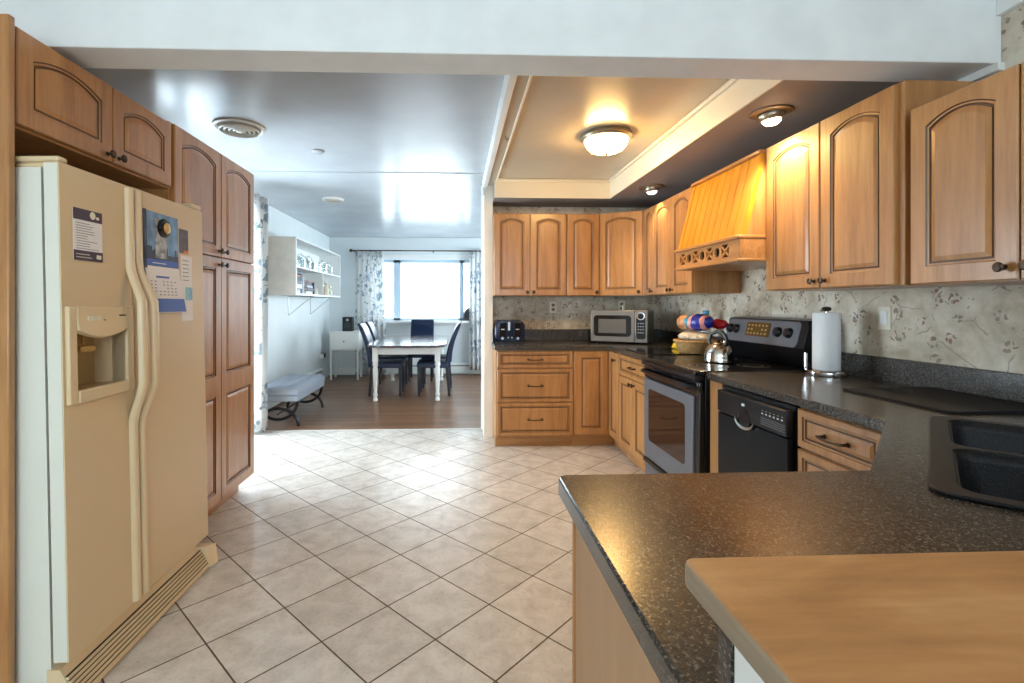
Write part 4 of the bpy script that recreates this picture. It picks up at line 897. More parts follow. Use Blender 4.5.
for r in (0.125, 0.095, 0.065, 0.036): mb.lathe([(r+0.006, 2.490), (r+0.005, 2.466), (r-0.004, 2.460), (r-0.006, 2.470)], (-1.485, 3.46, 0), (0, 0, 1), 36, False, False)
mb.lathe([(0.020, 2.49), (0.022, 2.462), (0.012, 2.458)], (-1.485, 3.46, 0)); mb.build('ring', M['vent_beige'], v)
v = thing('ceiling_vent', 'small round white ceiling vent farther away over the dining side', 'ceiling vent', (-1.425, 5.79, 2.47))
MB().lathe([(0.125, 2.499), (0.122, 2.486), (0.10, 2.480)], (-1.425, 5.79, 0), (0, 0, 1), 32, True, False).build('flange', M['white_paint'], v)
mb = MB()
for r in (0.085, 0.055, 0.025): mb.lathe([(r+0.010, 2.486), (r+0.006, 2.470), (r-0.006, 2.474)], (-1.425, 5.79, 0), (0, 0, 1), 28, False, False)
mb.build('ring', M['vent_beige'], v)
MB().lathe([(0.050, 2.500), (0.052, 2.490), (0.040, 2.482), (0.01, 2.480)], (-1.10, 3.98, 0), (0, 0, 1), 28).build('ceiling_disc', M['ceil_gloss'], None); tag(bpy.data.objects['ceiling_disc'], 'pale round cover disc on the left ceiling between the two vents', 'ceiling cover')
MB().tube([(0.335, 3.35, 2.425), (0.335, 3.35, 2.405), (0.345, 3.35, 2.395), (0.352, 3.35, 2.405), (0.346, 3.35, 2.412)], 0.003, 6).build('cup_hook', M['bronze'], None); tag(bpy.data.objects['cup_hook'], 'tiny cup hook in the strip beside the tray ceiling', 'hook')

# ------------------------------------------------------------------ outlets
def outlet(x, y, z, u, n, label, kind='duplex'):
    fr = frame((x, y, z), u, n); o = thing('outlet' if kind == 'duplex' else 'light_switch', label, 'outlet' if kind == 'duplex' else 'switch', (x, y, z))
    MB().fbox(fr, -0.036, 0.036, -0.058, 0.058, 0.0005, 0.006).build('cover_plate', M['ivory'], o, bevel=0.003)
    if kind == 'duplex':
        for b in (-0.022, 0.022):
            s_ = MB().loops([[fr(a, q, 0.005) for a, q in rrect(0, b, 0.034, 0.030, 0.012, 0)], [fr(a, q, 0.0085) for a, q in rrect(0, b, 0.034, 0.030, 0.012, 0)]]).build('socket', M['outlet_slot'], o)
    else: MB().fbox(fr, -0.018, 0.018, -0.034, 0.034, 0.005, 0.012).build('rocker', M['white_paint'], o, bevel=0.002)
    return o
outlet(0.980, YB, 1.252, (1, 0, 0), (0, -1, 0), 'ivory wall outlet between toaster and microwave')
outlet(1.685, YB, 1.262, (1, 0, 0), (0, -1, 0), 'ivory wall outlet just above the microwave')
outlet(XR, 2.316, 1.215, (0, -1, 0), (-1, 0, 0), 'ivory switch on the wallpaper right of the paper towels', 'switch')

# ------------------------------------------------------------------ counter objects
t = thing('toaster', 'navy four slice toaster at the left end of the back counter', 'toaster', (0.508, 4.80, ZC))
mb = MB(); rings = []
for y in (-0.135, -0.128, 0.128, 0.135):
    ins = 0.008 if abs(y) > 0.13 else 0.0
    rings.append([(x, y, z+0.114) for x, z in rrect(0, 0, 0.285-2*ins, 0.198-2*ins, 0.060, 0)])
mb.loops(rings); mb.build('shell', M['toaster'], t, world=False)
MB().box(-0.13, 0.13, -0.125, 0.125, 0.0, 0.018).build('base', M['black'], t, world=False, bevel=0.004)
for x in (-0.070, 0.070):
    MB().box(x-0.030, x+0.030, -0.1375, -0.134, 0.060, 0.190).build('lever_slot', M['black_gloss'], t, world=False, bevel=0.001)
    MB().box(x-0.016, x+0.016, -0.162, -0.136, 0.125, 0.135).build('lever', M['steel'], t, world=False, bevel=0.003)
    for k in (-1, 1): MB().box(x+k*0.026-0.012, x+k*0.026+0.012, -0.10, 0.10, 0.2110, 0.2145).build('slot', M['gap'], t, world=False)
    MB().lathe([(0.013, 0), (0.011, 0.012)], (x*1.05, -0.136, 0.045), (0, -1, 0), 16).build('dial', M['steel'], t, world=False)
for x in (-0.018, 0.018): MB().lathe([(0.007, 0), (0.006, 0.005)], (x, -0.135, 0.052), (0, -1, 0), 12).build('button', M['pale_light'], t, world=False)
MB().box(-0.020, 0.000, -0.137, -0.134, 0.12, 0.200).build('badge_strip', M['steel'], t, world=False)
MB().tube([(0.66, 4.86, ZC+0.012), (0.70, 4.87, ZC+0.008), (0.72, 4.83, ZC+0.006), (0.695, 4.80, ZC+0.006), (0.675, 4.83, ZC+0.01)], 0.004, 6).build('power_cord', M['rubber'], t)

mwa = R(-31)
m = thing('microwave', 'stainless microwave oven angled in the counter corner', 'microwave', (1.500, 4.528, ZC), (0, 0, mwa))
wd, dp, z0, z1 = 0.52, 0.33, 0.016, 0.312
MB().box(-wd/2, wd/2, 0.02, dp, z0, z1).build('case', M['mw_steel'], m, world=False, bevel=0.004)
md = MB().box(-wd/2, wd/2-0.115, 0.0, 0.0195, z0, z1).build('door', M['mw_steel'], m, world=False, bevel=0.006)
mb = MB(); q = rrect(-0.057, 0.166, 0.345, 0.195, 0.030, 0); mb.loops([[(x, 0.001, z) for x, z in q], [(x, -0.004, z) for x, z in q]]); mb.build('window_frame', M['black_gloss'], md, world=False)
mb = MB(); q = rrect(-0.057, 0.164, 0.255, 0.130, 0.008, 0); mb.loops([[(x, -0.003, z) for x, z in q], [(x, -0.0055, z) for x, z in q]]); mb.build('window', plain('microwave_mesh', (0.13, 0.12, 0.11), 0.3), md, world=False)
cp = MB().box(wd/2-0.112, wd/2, 0.0, 0.0195, z0, z1).build('control_panel', M['mw_steel'], m, world=False, bevel=0.006)
mb = MB(); q = rrect(wd/2-0.058, 0.150, 0.082, 0.20, 0.018, 0); mb.loops([[(x, 0.001, z) for x, z in q], [(x, -0.003, z) for x, z in q]]); mb.build('keypad', M['black_gloss'], cp, world=False)
mb = MB(); mb.lathe([(0.036, 0), (0.036, 0.006), (0.028, 0.007)], (wd/2-0.058, 0.0, 0.258), (0, -1, 0), 24); mb.build('display_ring', M['chrome'], cp, world=False)
mb = MB(); mb.lathe([(0.028, 0.006), (0.026, 0.009)], (wd/2-0.058, 0.0, 0.258), (0, -1, 0), 24); mb.build('display', M['black_gloss'], cp, world=False)
mb = MB()
for i in range(3):
    for k in range(4): mb.box(wd/2-0.084+i*0.020, wd/2-0.076+i*0.020, -0.0045, -0.002, 0.105+k*0.028, 0.112+k*0.028)
mb.build('button', M['pale_light'], cp, world=False)
for x in (-0.2, 0.2):
    for y in (0.05, 0.27): MB().lathe([(0.014, 0.0), (0.012, 0.018)], (x, y, 0), (0, 0, 1), 12).build('foot', M['rubber'], m, world=False)
b = thing('bottle', 'tiny pale bottle standing on top of the microwave', 'bottle', (1.60, 4.69, ZC+0.312))
MB().lathe([(0.010, 0), (0.011, 0.004), (0.011, 0.032), (0.006, 0.040), (0.006, 0.046)], (0, 0, 0), (0, 0, 1), 14).build('bottle_body', M['ivory'], b, world=False)
MB().lathe([(0.008, 0.044), (0.008, 0.056)], (0, 0, 0), (0, 0, 1), 12).build('cap', M['nickel'], b, world=False)

k = thing('kettle', 'round stainless tea kettle with black handle on the cooktop', 'kettle', (1.625, 3.00, 0.923))
MB().lathe([(0.080, 0.0), (0.086, 0.006), (0.087, 0.020), (0.084, 0.030), (0.085, 0.036), (0.078, 0.068), (0.062, 0.098), (0.045, 0.113), (0.040, 0.115)], (0, 0, 0), (0, 0, 1), 32).build('kettle_body', M['kettle'], k, world=False)
kl = MB().lathe([(0.042, 0.114), (0.036, 0.122), (0.012, 0.127)], (0, 0, 0), (0, 0, 1), 24).build('lid', M['kettle'], k, world=False)
MB().lathe([(0.008, 0.126), (0.013, 0.136), (0.008, 0.144)], (0, 0, 0), (0, 0, 1), 12).build('lid_knob', M['black'], kl, world=False)
MB().tube([(-0.028, 0.045, 0.100), (-0.030, 0.055, 0.135), (-0.024, 0.045, 0.172), (-0.006, 0.010, 0.190), (0.010, -0.020, 0.186), (0.020, -0.042, 0.165), (0.022, -0.052, 0.135), (0.022, -0.046, 0.100)], [0.009, 0.010, 0.011, 0.012, 0.012, 0.011, 0.010, 0.009], 10).build('handle', M['black'], k, world=False)
MB().tube([(0.045, 0.045, 0.07), (0.070, 0.068, 0.098), (0.080, 0.078, 0.118)], [0.018, 0.013, 0.011], 12).build('spout', M['kettle'], k, world=False)

# bread basket, its contents and what stands beside it
bx, by = 1.77, 3.577
bk = thing('basket', 'round wicker basket of bread on the counter left of the range', 'basket', (bx, by, ZC))
mb = MB(); rings = []
for i in range(9):
    z = 0.011+i*0.0105; r = 0.118+0.034*i/8
    rings.append([(r*(1+0.018*(1 if (k+i) % 2 else -1))*math.cos(2*PI*k/40), r*(1+0.018*(1 if (k+i) % 2 else -1))*math.sin(2*PI*k/40), z) for k in range(40)])
mb.loops(rings, True, False); mb.build('weave', M['wicker'], bk, world=False, solid=0.006, smooth=10)
MB().tube([(0.154*math.cos(2*PI*i/32), 0.154*math.sin(2*PI*i/32), 0.098) for i in range(33)], 0.009, 8).build('rim', M['wicker'], bk, world=False)
def loaf(name, o, d, L, r, mats, label, cat, sz=0.75, seed=1):
    random.seed(seed); d = Vector(d).normalized(); mb = MB(); n = 22; up = Vector((0, 0, 1)); w = d.cross(up).normalized(); rr = []
    ring = []
    for i in range(n+1):
        t = i/n; e = (1-abs(2*t-1)**3.2)**0.5 if 0 < t < 1 else 0.12
        e = max(e, 0.14)*(1+random.uniform(-0.10, 0.10)); c0 = Vector(o)+d*(t-0.5)*L
        ring.append([c0+(w*math.cos(2*PI*k/16)+up*sz*math.sin(2*PI*k/16))*r*e*(1+random.uniform(-0.07, 0.07)+0.05*math.sin(3*k+2*i)) for k in range(16)])
    vs = [[mb.v(p) for p in q] for q in ring]
    for i in range(n):
        mb.use(M[mats[min(len(mats)-1, int(i/n*len(mats)))]])
        for k in range(16): mb.face([vs[i][k], vs[i][(k+1) % 16], vs[i+1][(k+1) % 16], vs[i+1][k]])
    mb.use(M[mats[0]]); mb.face(vs[0][::-1]); mb.use(M[mats[-1]]); mb.face(vs[-1])
    o = mb.build(name, None, None, smooth=80); return tag(o, label, cat)
loaf('bread_bag', (bx-0.01, by+0.005, ZC+0.128), (0.35, -1, 0), 0.27, 0.075, ['cream_bread'], 'cream bag of sliced bread lying across the wicker basket', 'bread bag', 0.48, 1)
loaf('bread_bag', (bx-0.005, by+0.015, ZC+0.232), (0.40, -1, 0.03), 0.30, 0.074, ['bread', 'bread', 'bread', 'teal_bag', 'pink_bag', 'blue_bag', 'blue_bag', 'pink_bag', 'blue_bag'], 'brown, teal and blue wrapped loaf on top of the bread basket', 'bread bag', 0.82, 2)
loaf('snack_bag', (bx+0.135, by-0.040, ZC+0.222), (0.15, -1, 0.0), 0.20, 0.042, ['red_bag'], 'red wrapped package behind the kettle on the bread basket', 'snack bag', 0.8, 3)
j = thing('bottle', 'white bottle with teal cap standing behind the bread bags', 'bottle', (1.965, 3.82, ZC))
MB().lathe([(0.030, 0.0), (0.034, 0.006), (0.034, 0.22), (0.026, 0.27), (0.020, 0.285)], (0, 0, 0), (0, 0, 1), 20).build('bottle_body', M['paper'], j, world=False)
MB().lathe([(0.024, 0.283), (0.025, 0.315), (0.022, 0.318)], (0, 0, 0), (0, 0, 1), 18).build('cap', M['teal_bag'], j, world=False)
ban = thing('banana_bunch', 'yellow bananas lying left of the wicker basket', 'bananas', (1.78, 3.87, ZC))
for i in range(3):
    pts = []; n = 9
    for q in range(n):
        t = q/(n-1); a = -0.9+1.8*t; pts.append((0.085*math.sin(a)-0.01*i, 0.022*i-0.03+0.055*math.cos(a)-0.02, 0.020+0.010*i+0.004*math.cos(a)))
    MB().tube(pts, [0.005]+[0.010+0.009*math.sin(PI*q/(n-1)) for q in range(1, n-1)]+[0.004], 8).build('banana', M['banana'], ban, world=False, smooth=80)
ban.rotation_euler = (0, 0, R(-60))

p = thing('paper_towel_holder', 'chrome stand holding the white paper towel roll', 'paper towel holder', (1.905, 2.470, ZC))
MB().lathe([(0.090, 0.0), (0.092, 0.006), (0.092, 0.022), (0.086, 0.028), (0.02, 0.029)], (0, 0, 0), (0, 0, 1), 36).build('base', M['chrome'], p, world=False)
MB().tube([(0, 0, 0.02), (0, 0, 0.335)], 0.007, 10).build('pole', M['chrome'], p, world=False)
MB().lathe([(0.007, 0.328), (0.020, 0.334), (0.022, 0.345), (0.015, 0.352), (0.005, 0.354)], (0, 0, 0), (0, 0, 1), 20).build('finial', M['bronze'], p, world=False)
MB().tube([(-0.065, 0.060, 0.024), (-0.065, 0.060, 0.110)], 0.008, 10).build('side_rod', M['chrome'], p, world=False)
o = MB()
n = 40; rings = []
for r, z in ((0.020, 0.030), (0.060, 0.030), (0.0615, 0.034), (0.0615, 0.318), (0.060, 0.322), (0.020, 0.322)): rings.append([(r*math.cos(2*PI*k/n), r*math.sin(2*PI*k/n), z) for k in range(n)])
o.loops(rings+[rings[0]], False, False); o = o.build('paper_towel_roll', M['paper_white'], None, world=False); o.location = (1.905, 2.470, ZC); tag(o, 'white paper towel roll standing upright right of the range', 'paper towels')

# ------------------------------------------------------------------ dining room
def copy_tree(o, parent=None):
    c = o.copy(); COL.objects.link(c); c.parent = parent
    for ch in list(o.children): copy_tree(ch, c)
    return c
def turned_leg(mb, x, y, z1):
    mb.lathe([(0.022, 0.0), (0.030, 0.006), (0.034, 0.025), (0.026, 0.045), (0.020, 0.060), (0.030, 0.075), (0.032, 0.09), (0.022, 0.11), (0.026, 0.20), (0.034, 0.36), (0.036, 0.42), (0.026, 0.455), (0.036, 0.47), (0.038, 0.50), (0.026, 0.53)], (x, y, 0), (0, 0, 1), 16)
    mb.box(x-0.036, x+0.036, y-0.036, y+0.036, 0.525, z1)
TX0, TX1, TY0, TY1 = -1.185, -0.125, 6.38, 8.58
t = thing('dining_table', 'long dining table with dark glossy top and white turned legs', 'table', (-0.655, 7.48, 0))
mb = MB(); pts = []; 
for sx, sy, a0 in ((1, 1, 0), (-1, 1, 90), (-1, -1, 180), (1, -1, 270)):
    for i in range(9):
        a = R(a0+90*i/8); pts.append(((TX0+TX1)/2+sx*((TX1-TX0)/2-0.22)+0.22*math.cos(a), (TY0+TY1)/2+sy*((TY1-TY0)/2-0.34)+0.34*math.sin(a)))
mb.prism(pts, 0.722, 0.752); mb.build('tabletop', M['table_top'], t, bevel=0.008)
mb = MB(); ax0, ax1, ay0, ay1 = -1.07, -0.25, 6.60, 8.36
mb.box(ax0, ax1, ay0-0.012, ay0+0.012, 0.62, 0.722); mb.box(ax0, ax1, ay1-0.012, ay1+0.012, 0.62, 0.722); mb.box(ax0-0.012, ax0+0.012, ay0, ay1, 0.62, 0.722); mb.box(ax1-0.012, ax1+0.012, ay0, ay1, 0.62, 0.722); mb.build('apron', M['desk_white'], t)
for x in (ax0, ax1):
    for y in (ay0, ay1): mb = MB(); turned_leg(mb, x, y, 0.722); mb.build('leg', M['desk_white'], t)
def make_chair(label):
    c = thing('dining_chair', label, 'chair', (0, 0, 0), group='dark leather dining chairs around the table')
    # local: faces +x; back at -x
    MB().loops([[(x, y, z) for x, y in rrect(0, 0, 0.45-2*i, 0.44-2*i, 0.04, 0)] for i, z in ((0.012, 0.395), (0.0, 0.405), (0.0, 0.455), (0.010, 0.475), (0.05, 0.482))]).build('seat', M['navy_leather'], c, world=False)
    mb = MB(); rings = []
    for i in range(11):
        t = i/10; z = 0.40+0.62*t; x = -0.205-0.03*t-0.145*t*t; th = 0.038-0.008*t; w = 0.205-0.004*t
        if i == 10: th *= 0.6
        rings.append([(x-th, -w, z), (x+th*0.9, -w, z), (x+th*1.15, -w*0.4, z), (x+th*1.15, w*0.4, z), (x+th*0.9, w, z), (x-th, w, z)])
    mb.loops(rings); mb.build('backrest', M['navy_leather'], c, world=False, bevel=0.012)
    for x, y, dx in ((0.195, 0.185, 0.0), (0.195, -0.185, 0.0), (-0.195, 0.185, -0.035), (-0.195, -0.185, -0.035)):
        MB().loops([[(x+dx+sx*0.015, y+sy*0.015, 0.0) for sx, sy in ((-1, -1), (1, -1), (1, 1), (-1, 1))], [(x+sx*0.022, y+sy*0.022, 0.40) for sx, sy in ((-1, -1), (1, -1), (1, 1), (-1, 1))]]).build('leg', M['navy_wood'], c, world=False, bevel=0.003)
    return c
ch0 = make_chair('dark leather chair on the left side of the table, nearest the camera')
ch0.location = (-0.980, 7.14, 0)
for lab, x, y, rz in (('dark leather chair on the left side of the table, behind the nearest one', -0.995, 7.80, 0), ('dark leather chair on the right side of the table, nearest the camera', -0.328, 7.12, 180), ('dark leather chair on the right side of the table, behind the nearest one', -0.315, 7.80, 180), ('dark leather chair at the far table end before the window', -0.60, 8.46, -90)):
    c = copy_tree(ch0); c.location = (x, y, 0); c.rotation_euler = (0, 0, R(rz)); c['label'] = lab
# upholstered bench
b = thing('bench', 'grey tufted bench on curled black iron legs by the left wall', 'bench', (-1.875, 5.68, 0))
BX0, BX1, BY0, BY1 = -2.10, -1.64, 5.22, 6.26
mb = MB(); nx, ny = 24, 44; g = []
for i in range(nx+1):
    row = []
    for k_ in range(ny+1):
        u, v_ = i/nx, k_/ny; x = BX0+(BX1-BX0)*u; y = BY0+(BY1-BY0)*v_
        edge = min(u*(BX1-BX0), (1-u)*(BX1-BX0), v_*(BY1-BY0), (1-v_)*(BY1-BY0)); e = min(1, edge/0.05)
        tuft = abs(math.cos(PI*u*4))*abs(math.cos(PI*v_*8)); z = 0.375+0.045*math.sqrt(max(0, 1-(1-e)**2))-0.034*tuft**2.2*e-0.012*(1-abs(math.sin(PI*(u*4+v_*8)))**0.3)*e
        row.append(mb.v((x, y, z)))
    g.append(row)
for i in range(nx):
    for k_ in range(ny): mb.face([g[i][k_], g[i+1][k_], g[i+1][k_+1], g[i][k_+1]])
bd = [g[i][0] for i in range(nx+1)]+[g[nx][k_] for k_ in range(1, ny+1)]+[g[i][ny] for i in range(nx-1, -1, -1)]+[g[0][k_] for k_ in range(ny-1, 0, -1)]
lo = [mb.v((v_.co.x, v_.co.y, 0.335)) for v_ in bd]
for i in range(len(bd)): j_ = (i+1) % len(bd); mb.face([bd[j_], bd[i], lo[i], lo[j_]])
mb.face(lo); mb.build('cushion', M['grey_fabric'], b, smooth=70)
MB().box(BX0+0.004, BX1-0.004, BY0+0.004, BY1-0.004, 0.270, 0.334).build('seat_rail', M['grey_fabric'], b, bevel=0.008)
for y in (BY0+0.05, BY1-0.05):
    xc = (BX0+BX1)/2
    mb = MB()   # an upper arc hanging from the seat and a lower arc standing on the floor, crossing
    up_ = [(xc+0.205*math.cos(a), y, 0.270+0.195*math.sin(a)) for a in [PI+PI*i/18 for i in range(19)]]
    dn_ = [(xc+0.215*math.cos(a), y, 0.005+0.185*math.sin(a)) for a in [PI*i/18 for i in range(19)]]
    mb.tube(up_, 0.016, 8, 0.8); mb.build('leg', M['iron'], b)
    mb = MB(); mb.tube(dn_, 0.016, 8, 0.8); mb.build('leg', M['iron'], b)
MB().tube([((BX0+BX1)/2, BY0+0.05, 0.13), ((BX0+BX1)/2, BY1-0.05, 0.13)], 0.010, 8).build('stretcher', M['iron'], b)

# side desk with speaker
d = thing('side_table', 'white side table with one drawer in the far left corner', 'table', (-1.90, 8.75, 0))
DX0, DX1, DY0, DY1 = -2.15, -1.66, 8.50, 8.87
MB().box(DX0-0.012, DX1+0.012, DY0-0.015, DY1, 0.80, 0.82).build('tabletop', M['desk_white'], d, bevel=0.004)
MB().box(DX0, DX1, DY0, DY1-0.01, 0.50, 0.80).build('case', M['desk_white'], d, bevel=0.003)
dw = MB().box(DX0+0.03, DX1-0.03, DY0-0.014, DY0, 0.525, 0.775).build('drawer', M['desk_white'], d, bevel=0.003)
MB().lathe([(0.006, 0.0), (0.006, 0.012), (0.013, 0.018), (0.011, 0.026)], ((DX0+DX1)/2, DY0-0.014, 0.655), (0, -1, 0), 12).build('knob', M['bronze'], dw)
for x in (DX0+0.02, DX1-0.02):
    for y in (DY0+0.02, DY1-0.03): MB().box(x-0.016, x+0.016, y-0.016, y+0.016, 0, 0.50).build('leg', M['desk_white'], d)
mb = MB(); mb.box(DX0+0.02, DX1-0.02, DY0+0.012, DY0+0.028, 0.13, 0.155); mb.box(DX0+0.02, DX1-0.02, DY1-0.038, DY1-0.022, 0.13, 0.155); mb.build('stretcher', M['desk_white'], d)
s = thing('speaker', 'small black speaker on the white side table', 'speaker', (-1.87, 8.66, 0.82))
MB().box(-0.085, 0.085, -0.075, 0.075, 0.0, 0.245).build('cabinet', M['speaker_black'], s, world=False, bevel=0.006)
MB().lathe([(0.055, 0.0), (0.050, 0.006), (0.030, -0.004), (0.012, 0.004)], (0, -0.0755, 0.10), (0, -1, 0), 24).build('woofer', M['dark_grey'], s, world=False)
MB().lathe([(0.022, 0.0), (0.020, 0.004), (0.008, 0.006)], (0, -0.0755, 0.195), (0, -1, 0), 18).build('tweeter', M['steel'], s, world=False)
# baseboard heaters
def heater(name, label, p0, p1, nrm, parent=None):
    p0, p1 = Vector(p0), Vector(p1); u = (p1-p0); L = u.length; fr = frame(p0, u, nrm)
    h = thing('baseboard_heater', label, 'heater', tuple((p0+p1)/2))
    mb = MB(); pro = [(0.03, 0.004), (0.03, 0.060), (0.15, 0.062), (0.175, 0.045), (0.20, 0.040), (0.205, 0.004)]
    mb.loops([[fr(0, b, c_) for b, c_ in pro], [fr(L, b, c_) for b, c_ in pro]]); mb.build('cover', M['heater'], h)
    MB().fbox(fr, 0.06, L-0.06, 0.155, 0.172, 0.045, 0.0635).build('outlet_slot', M['outlet_slot'], h)
    for a in (0.0, L-0.05): MB().fbox(fr, a-0.002, a+0.052, 0.0, 0.208, 0.003, 0.067).build('end_cap', M['heater'], h, bevel=0.004)
heater('h', 'white baseboard heater along the window wall', (-1.3, YD, 0), (1.6, YD, 0), (0, -1, 0))
heater('h', 'white baseboard heater along the left wall behind the bench', (XL, 5.9, 0), (XL, 8.45, 0), (1, 0, 0))
# curtains and rods
def curtain(name, x0, x1, y, z0, z1, label, axis='x', amp=0.035, folds=7, flare=0.0, shift=0.0):
    mb = MB(); n, m_ = folds*12, 14; g = []
    for k_ in range(m_+1):
        t = k_/m_; row = []
        for i in range(n+1):
            u = i/n; a = x0+(x1-x0)*(u+flare*(1-t)*(u-0.3))+shift*(1-t)
            w = amp*(0.75+0.25*math.sin(7*u+2*t))*math.sin(2*PI*folds*u+0.6*math.sin(3*t))*(0.7+0.3*(1-t))
            p_ = (a, y+w, z0+(z1-z0)*t) if axis == 'x' else (y+w, a, z0+(z1-z0)*t)
            row.append(mb.v(p_))
        g.append(row)
    for k_ in range(m_):
        for i in range(n): mb.face([g[k_][i], g[k_][i+1], g[k_+1][i+1], g[k_+1][i]])
    o = mb.build('curtain', M['curtain'], None, smooth=80, solid=0.002); return tag(o, label, 'curtain')
curtain('c', -1.80, -1.31, 8.93, 0.03, 2.235, 'blue floral curtain left of the dining window', 'x', 0.032, 6, 0.15, 0.01)
curtain('c', 0.235, 0.72, 8.93, 0.10, 2.235, 'blue floral curtain right of the dining window', 'x', 0.032, 6)
curtain('c', 4.92, 5.19, -1.985, 0.02, 2.36, 'floral curtain beside the pantry on the left wall', 'y', 0.095, 4)
rd_ = thing('curtain_rod', 'thin dark curtain rod over the dining window', 'curtain rod', (-0.6, 8.93, 2.245))
MB().tube([(-1.86, 8.93, 2.245), (0.86, 8.93, 2.245)], 0.011, 10).build('rod', M['bronze'], rd_)
for x in (-1.88, 0.88): MB().lathe([(0.012, -0.03), (0.026, -0.02), (0.028, 0.0), (0.026, 0.02), (0.012, 0.03)], (x, 8.93, 2.245), (1, 0, 0), 16).build('finial', M['bronze'], rd_)
for x in (-1.83, -0.42, 0.84): MB().box(x-0.008, x+0.008, 8.925, YD, 2.225, 2.24).build('bracket', M['bronze'], rd_)
rd_ = thing('curtain_rod', 'curtain rod on the left wall above the floral curtain', 'curtain rod', (-2.03, 4.5, 2.375))
MB().tube([(-2.03, 3.55, 2.375), (-2.03, 5.30, 2.375)], 0.010, 10).build('rod', M['white_paint'], rd_)
for y in (3.6, 5.25): MB().box(XL, -2.025, y-0.008, y+0.008, 2.36, 2.372).build('bracket', M['white_paint'], rd_)
# dark rounded bag on the sill
o = MB(); rings = []
for i in range(10):
    t = i/9; z = WZ0+0.001+0.235*t; r = (0.105*(1-0.25*t))*math.sqrt(max(0.03, 1-(max(0, t-0.45)/0.56)**2)); rings.append([(0.215+r*1.05*math.cos(2*PI*k/20)+0.02*t, 9.035+r*0.5*math.sin(2*PI*k/20), z) for k in range(20)])
o.loops(rings); o.tube([(0.19, 9.0, WZ0+0.013), (0.09, 8.99, WZ0+0.013), (0.03, 9.0, WZ0+0.012)], [0.012, 0.011, 0.007], 8)
o = o.build('bag', M['dark_grey'], None, smooth=80); tag(o, 'dark slouched bag on the window sill against the right curtain', 'bag')
# plug on left wall
o = thing('outlet', 'wall outlet with dark plug near the white side table', 'outlet', (XL, 8.52, 0.42))
fr = frame((XL, 8.52, 0.42), (0, 1, 0), (1, 0, 0)); MB().fbox(fr, -0.036, 0.036, -0.058, 0.058, 0.0005, 0.006).build('cover_plate', M['ivory'], o, bevel=0.002)
MB().fbox(fr, -0.03, 0.03, -0.04, 0.03, 0.006, 0.075).build('plug', M['black'], o, bevel=0.006); MB().fbox(fr, -0.075, -0.034, -0.05, 0.02, 0.006, 0.06).build('adapter', M['white_paint'], o, bevel=0.006)

# ------------------------------------------------------------------ wall shelf with glasses and books
SX0, SX1, SY0, SY1, SZ0, SZ1 = XL+0.001, -1.945, 6.10, 8.40, 1.395, 2.105
s = thing('wall_shelf', 'white open shelf box hung on the left dining wall', 'shelf', ((SX0+SX1)/2, 7.25, SZ0))
MB().box(SX0, SX1, SY0, SY0+0.02, SZ0, SZ1).build('side_panel', M['shelf_beige'], s)
MB().box(SX0, SX1, SY1-0.02, SY1, SZ0, SZ1).build('side_panel', M['white_paint'], s)
MB().box(SX0, SX1, SY0+0.02, SY1-0.02, SZ1-0.02, SZ1).build('top_board', M['white_paint'], s)
MB().box(SX0, SX1, SY0+0.02, SY1-0.02, SZ0, SZ0+0.025).build('bottom_board', M['white_paint'], s)
ZM = 1.735; YM = 7.33
MB().box(SX0, SX1-0.005, SY0+0.02, SY1-0.02, ZM, ZM+0.02).build('middle_board', M['white_paint'], s)
MB().box(SX0, SX1-0.005, YM, YM+0.02, SZ0+0.025, ZM).build('divider', M['white_paint'], s)
MB().box(SX0, SX0+0.008, SY0+0.02, SY1-0.02, SZ0+0.02, SZ1-0.02).build('back_panel', M['white_paint'], s)
MB().box(SX1-0.004, SX1+0.004, SY0-0.002, SY0+0.022, SZ0, SZ1).build('edge_strip', M['white_paint'], s)
for y in (6.88, 7.90):
    b_ = thing('shelf_bracket', 'thin wire bracket under the shelf, nearer the bench' if y < 7.2 else 'thin wire bracket under the shelf, farther from the bench', 'bracket', (XL, y, 1.15), group='wire brackets under the shelf')
    MB().tube([(XL+0.006, y, 1.388), (XL+0.006, y, 1.13)], 0.005, 6).build('upright', M['steel'], b_)
    MB().tube([(XL+0.006, y, 1.388), (SX1-0.01, y, 1.388)], 0.005, 6).build('arm', M['steel'], b_)
    MB().tube([(XL+0.006, y, 1.13), (SX1-0.04, y, 1.385)], 0.004, 6).build('brace', M['steel'], b_)
# glasses
tp = MB().lathe([(0.032, 0), (0.036, 0.004), (0.040, 0.13), (0.0385, 0.13), (0.033, 0.010)], (0, 0, 0), (0, 0, 1), 18, True, True).build('tumbler', M['tumbler'], None, world=False)
st = MB().lathe([(0.034, 0), (0.033, 0.004), (0.005, 0.010), (0.005, 0.085), (0.026, 0.105), (0.038, 0.145), (0.033, 0.185), (0.031, 0.185), (0.036, 0.145), (0.024, 0.107)], (0, 0, 0), (0, 0, 1), 18, True, True).build('goblet', M['tumbler'], None, world=False)
tag(tp, 'clear tumbler in the row of glasses on the shelf', 'glass', 'clear tumblers on the upper shelf'); tag(st, 'stemmed clear goblet in the row of glasses on the shelf', 'glass', 'stemmed goblets on the upper shelf')
random.seed(9); first = {id(tp): True, id(st): True}
ylist = [6.42+i*0.098 for i in range(18)]
for i, y in enumerate(ylist):
    for x in ((-2.03, -2.15) if i % 3 else (-2.06,)):
        src = st if (i*7+int(x*100)) % 5 < 2 else tp
        if first.pop(id(src), None): o = src
        else: o = src.copy(); COL.objects.link(o)
        o.location = (x+random.uniform(-0.012, 0.012), y+random.uniform(-0.006, 0.006), ZM+0.0205)
v = thing('jar', 'greenish storage jar at the near end of the glasses row', 'jar', (-2.06, 6.25, ZM+0.0205))
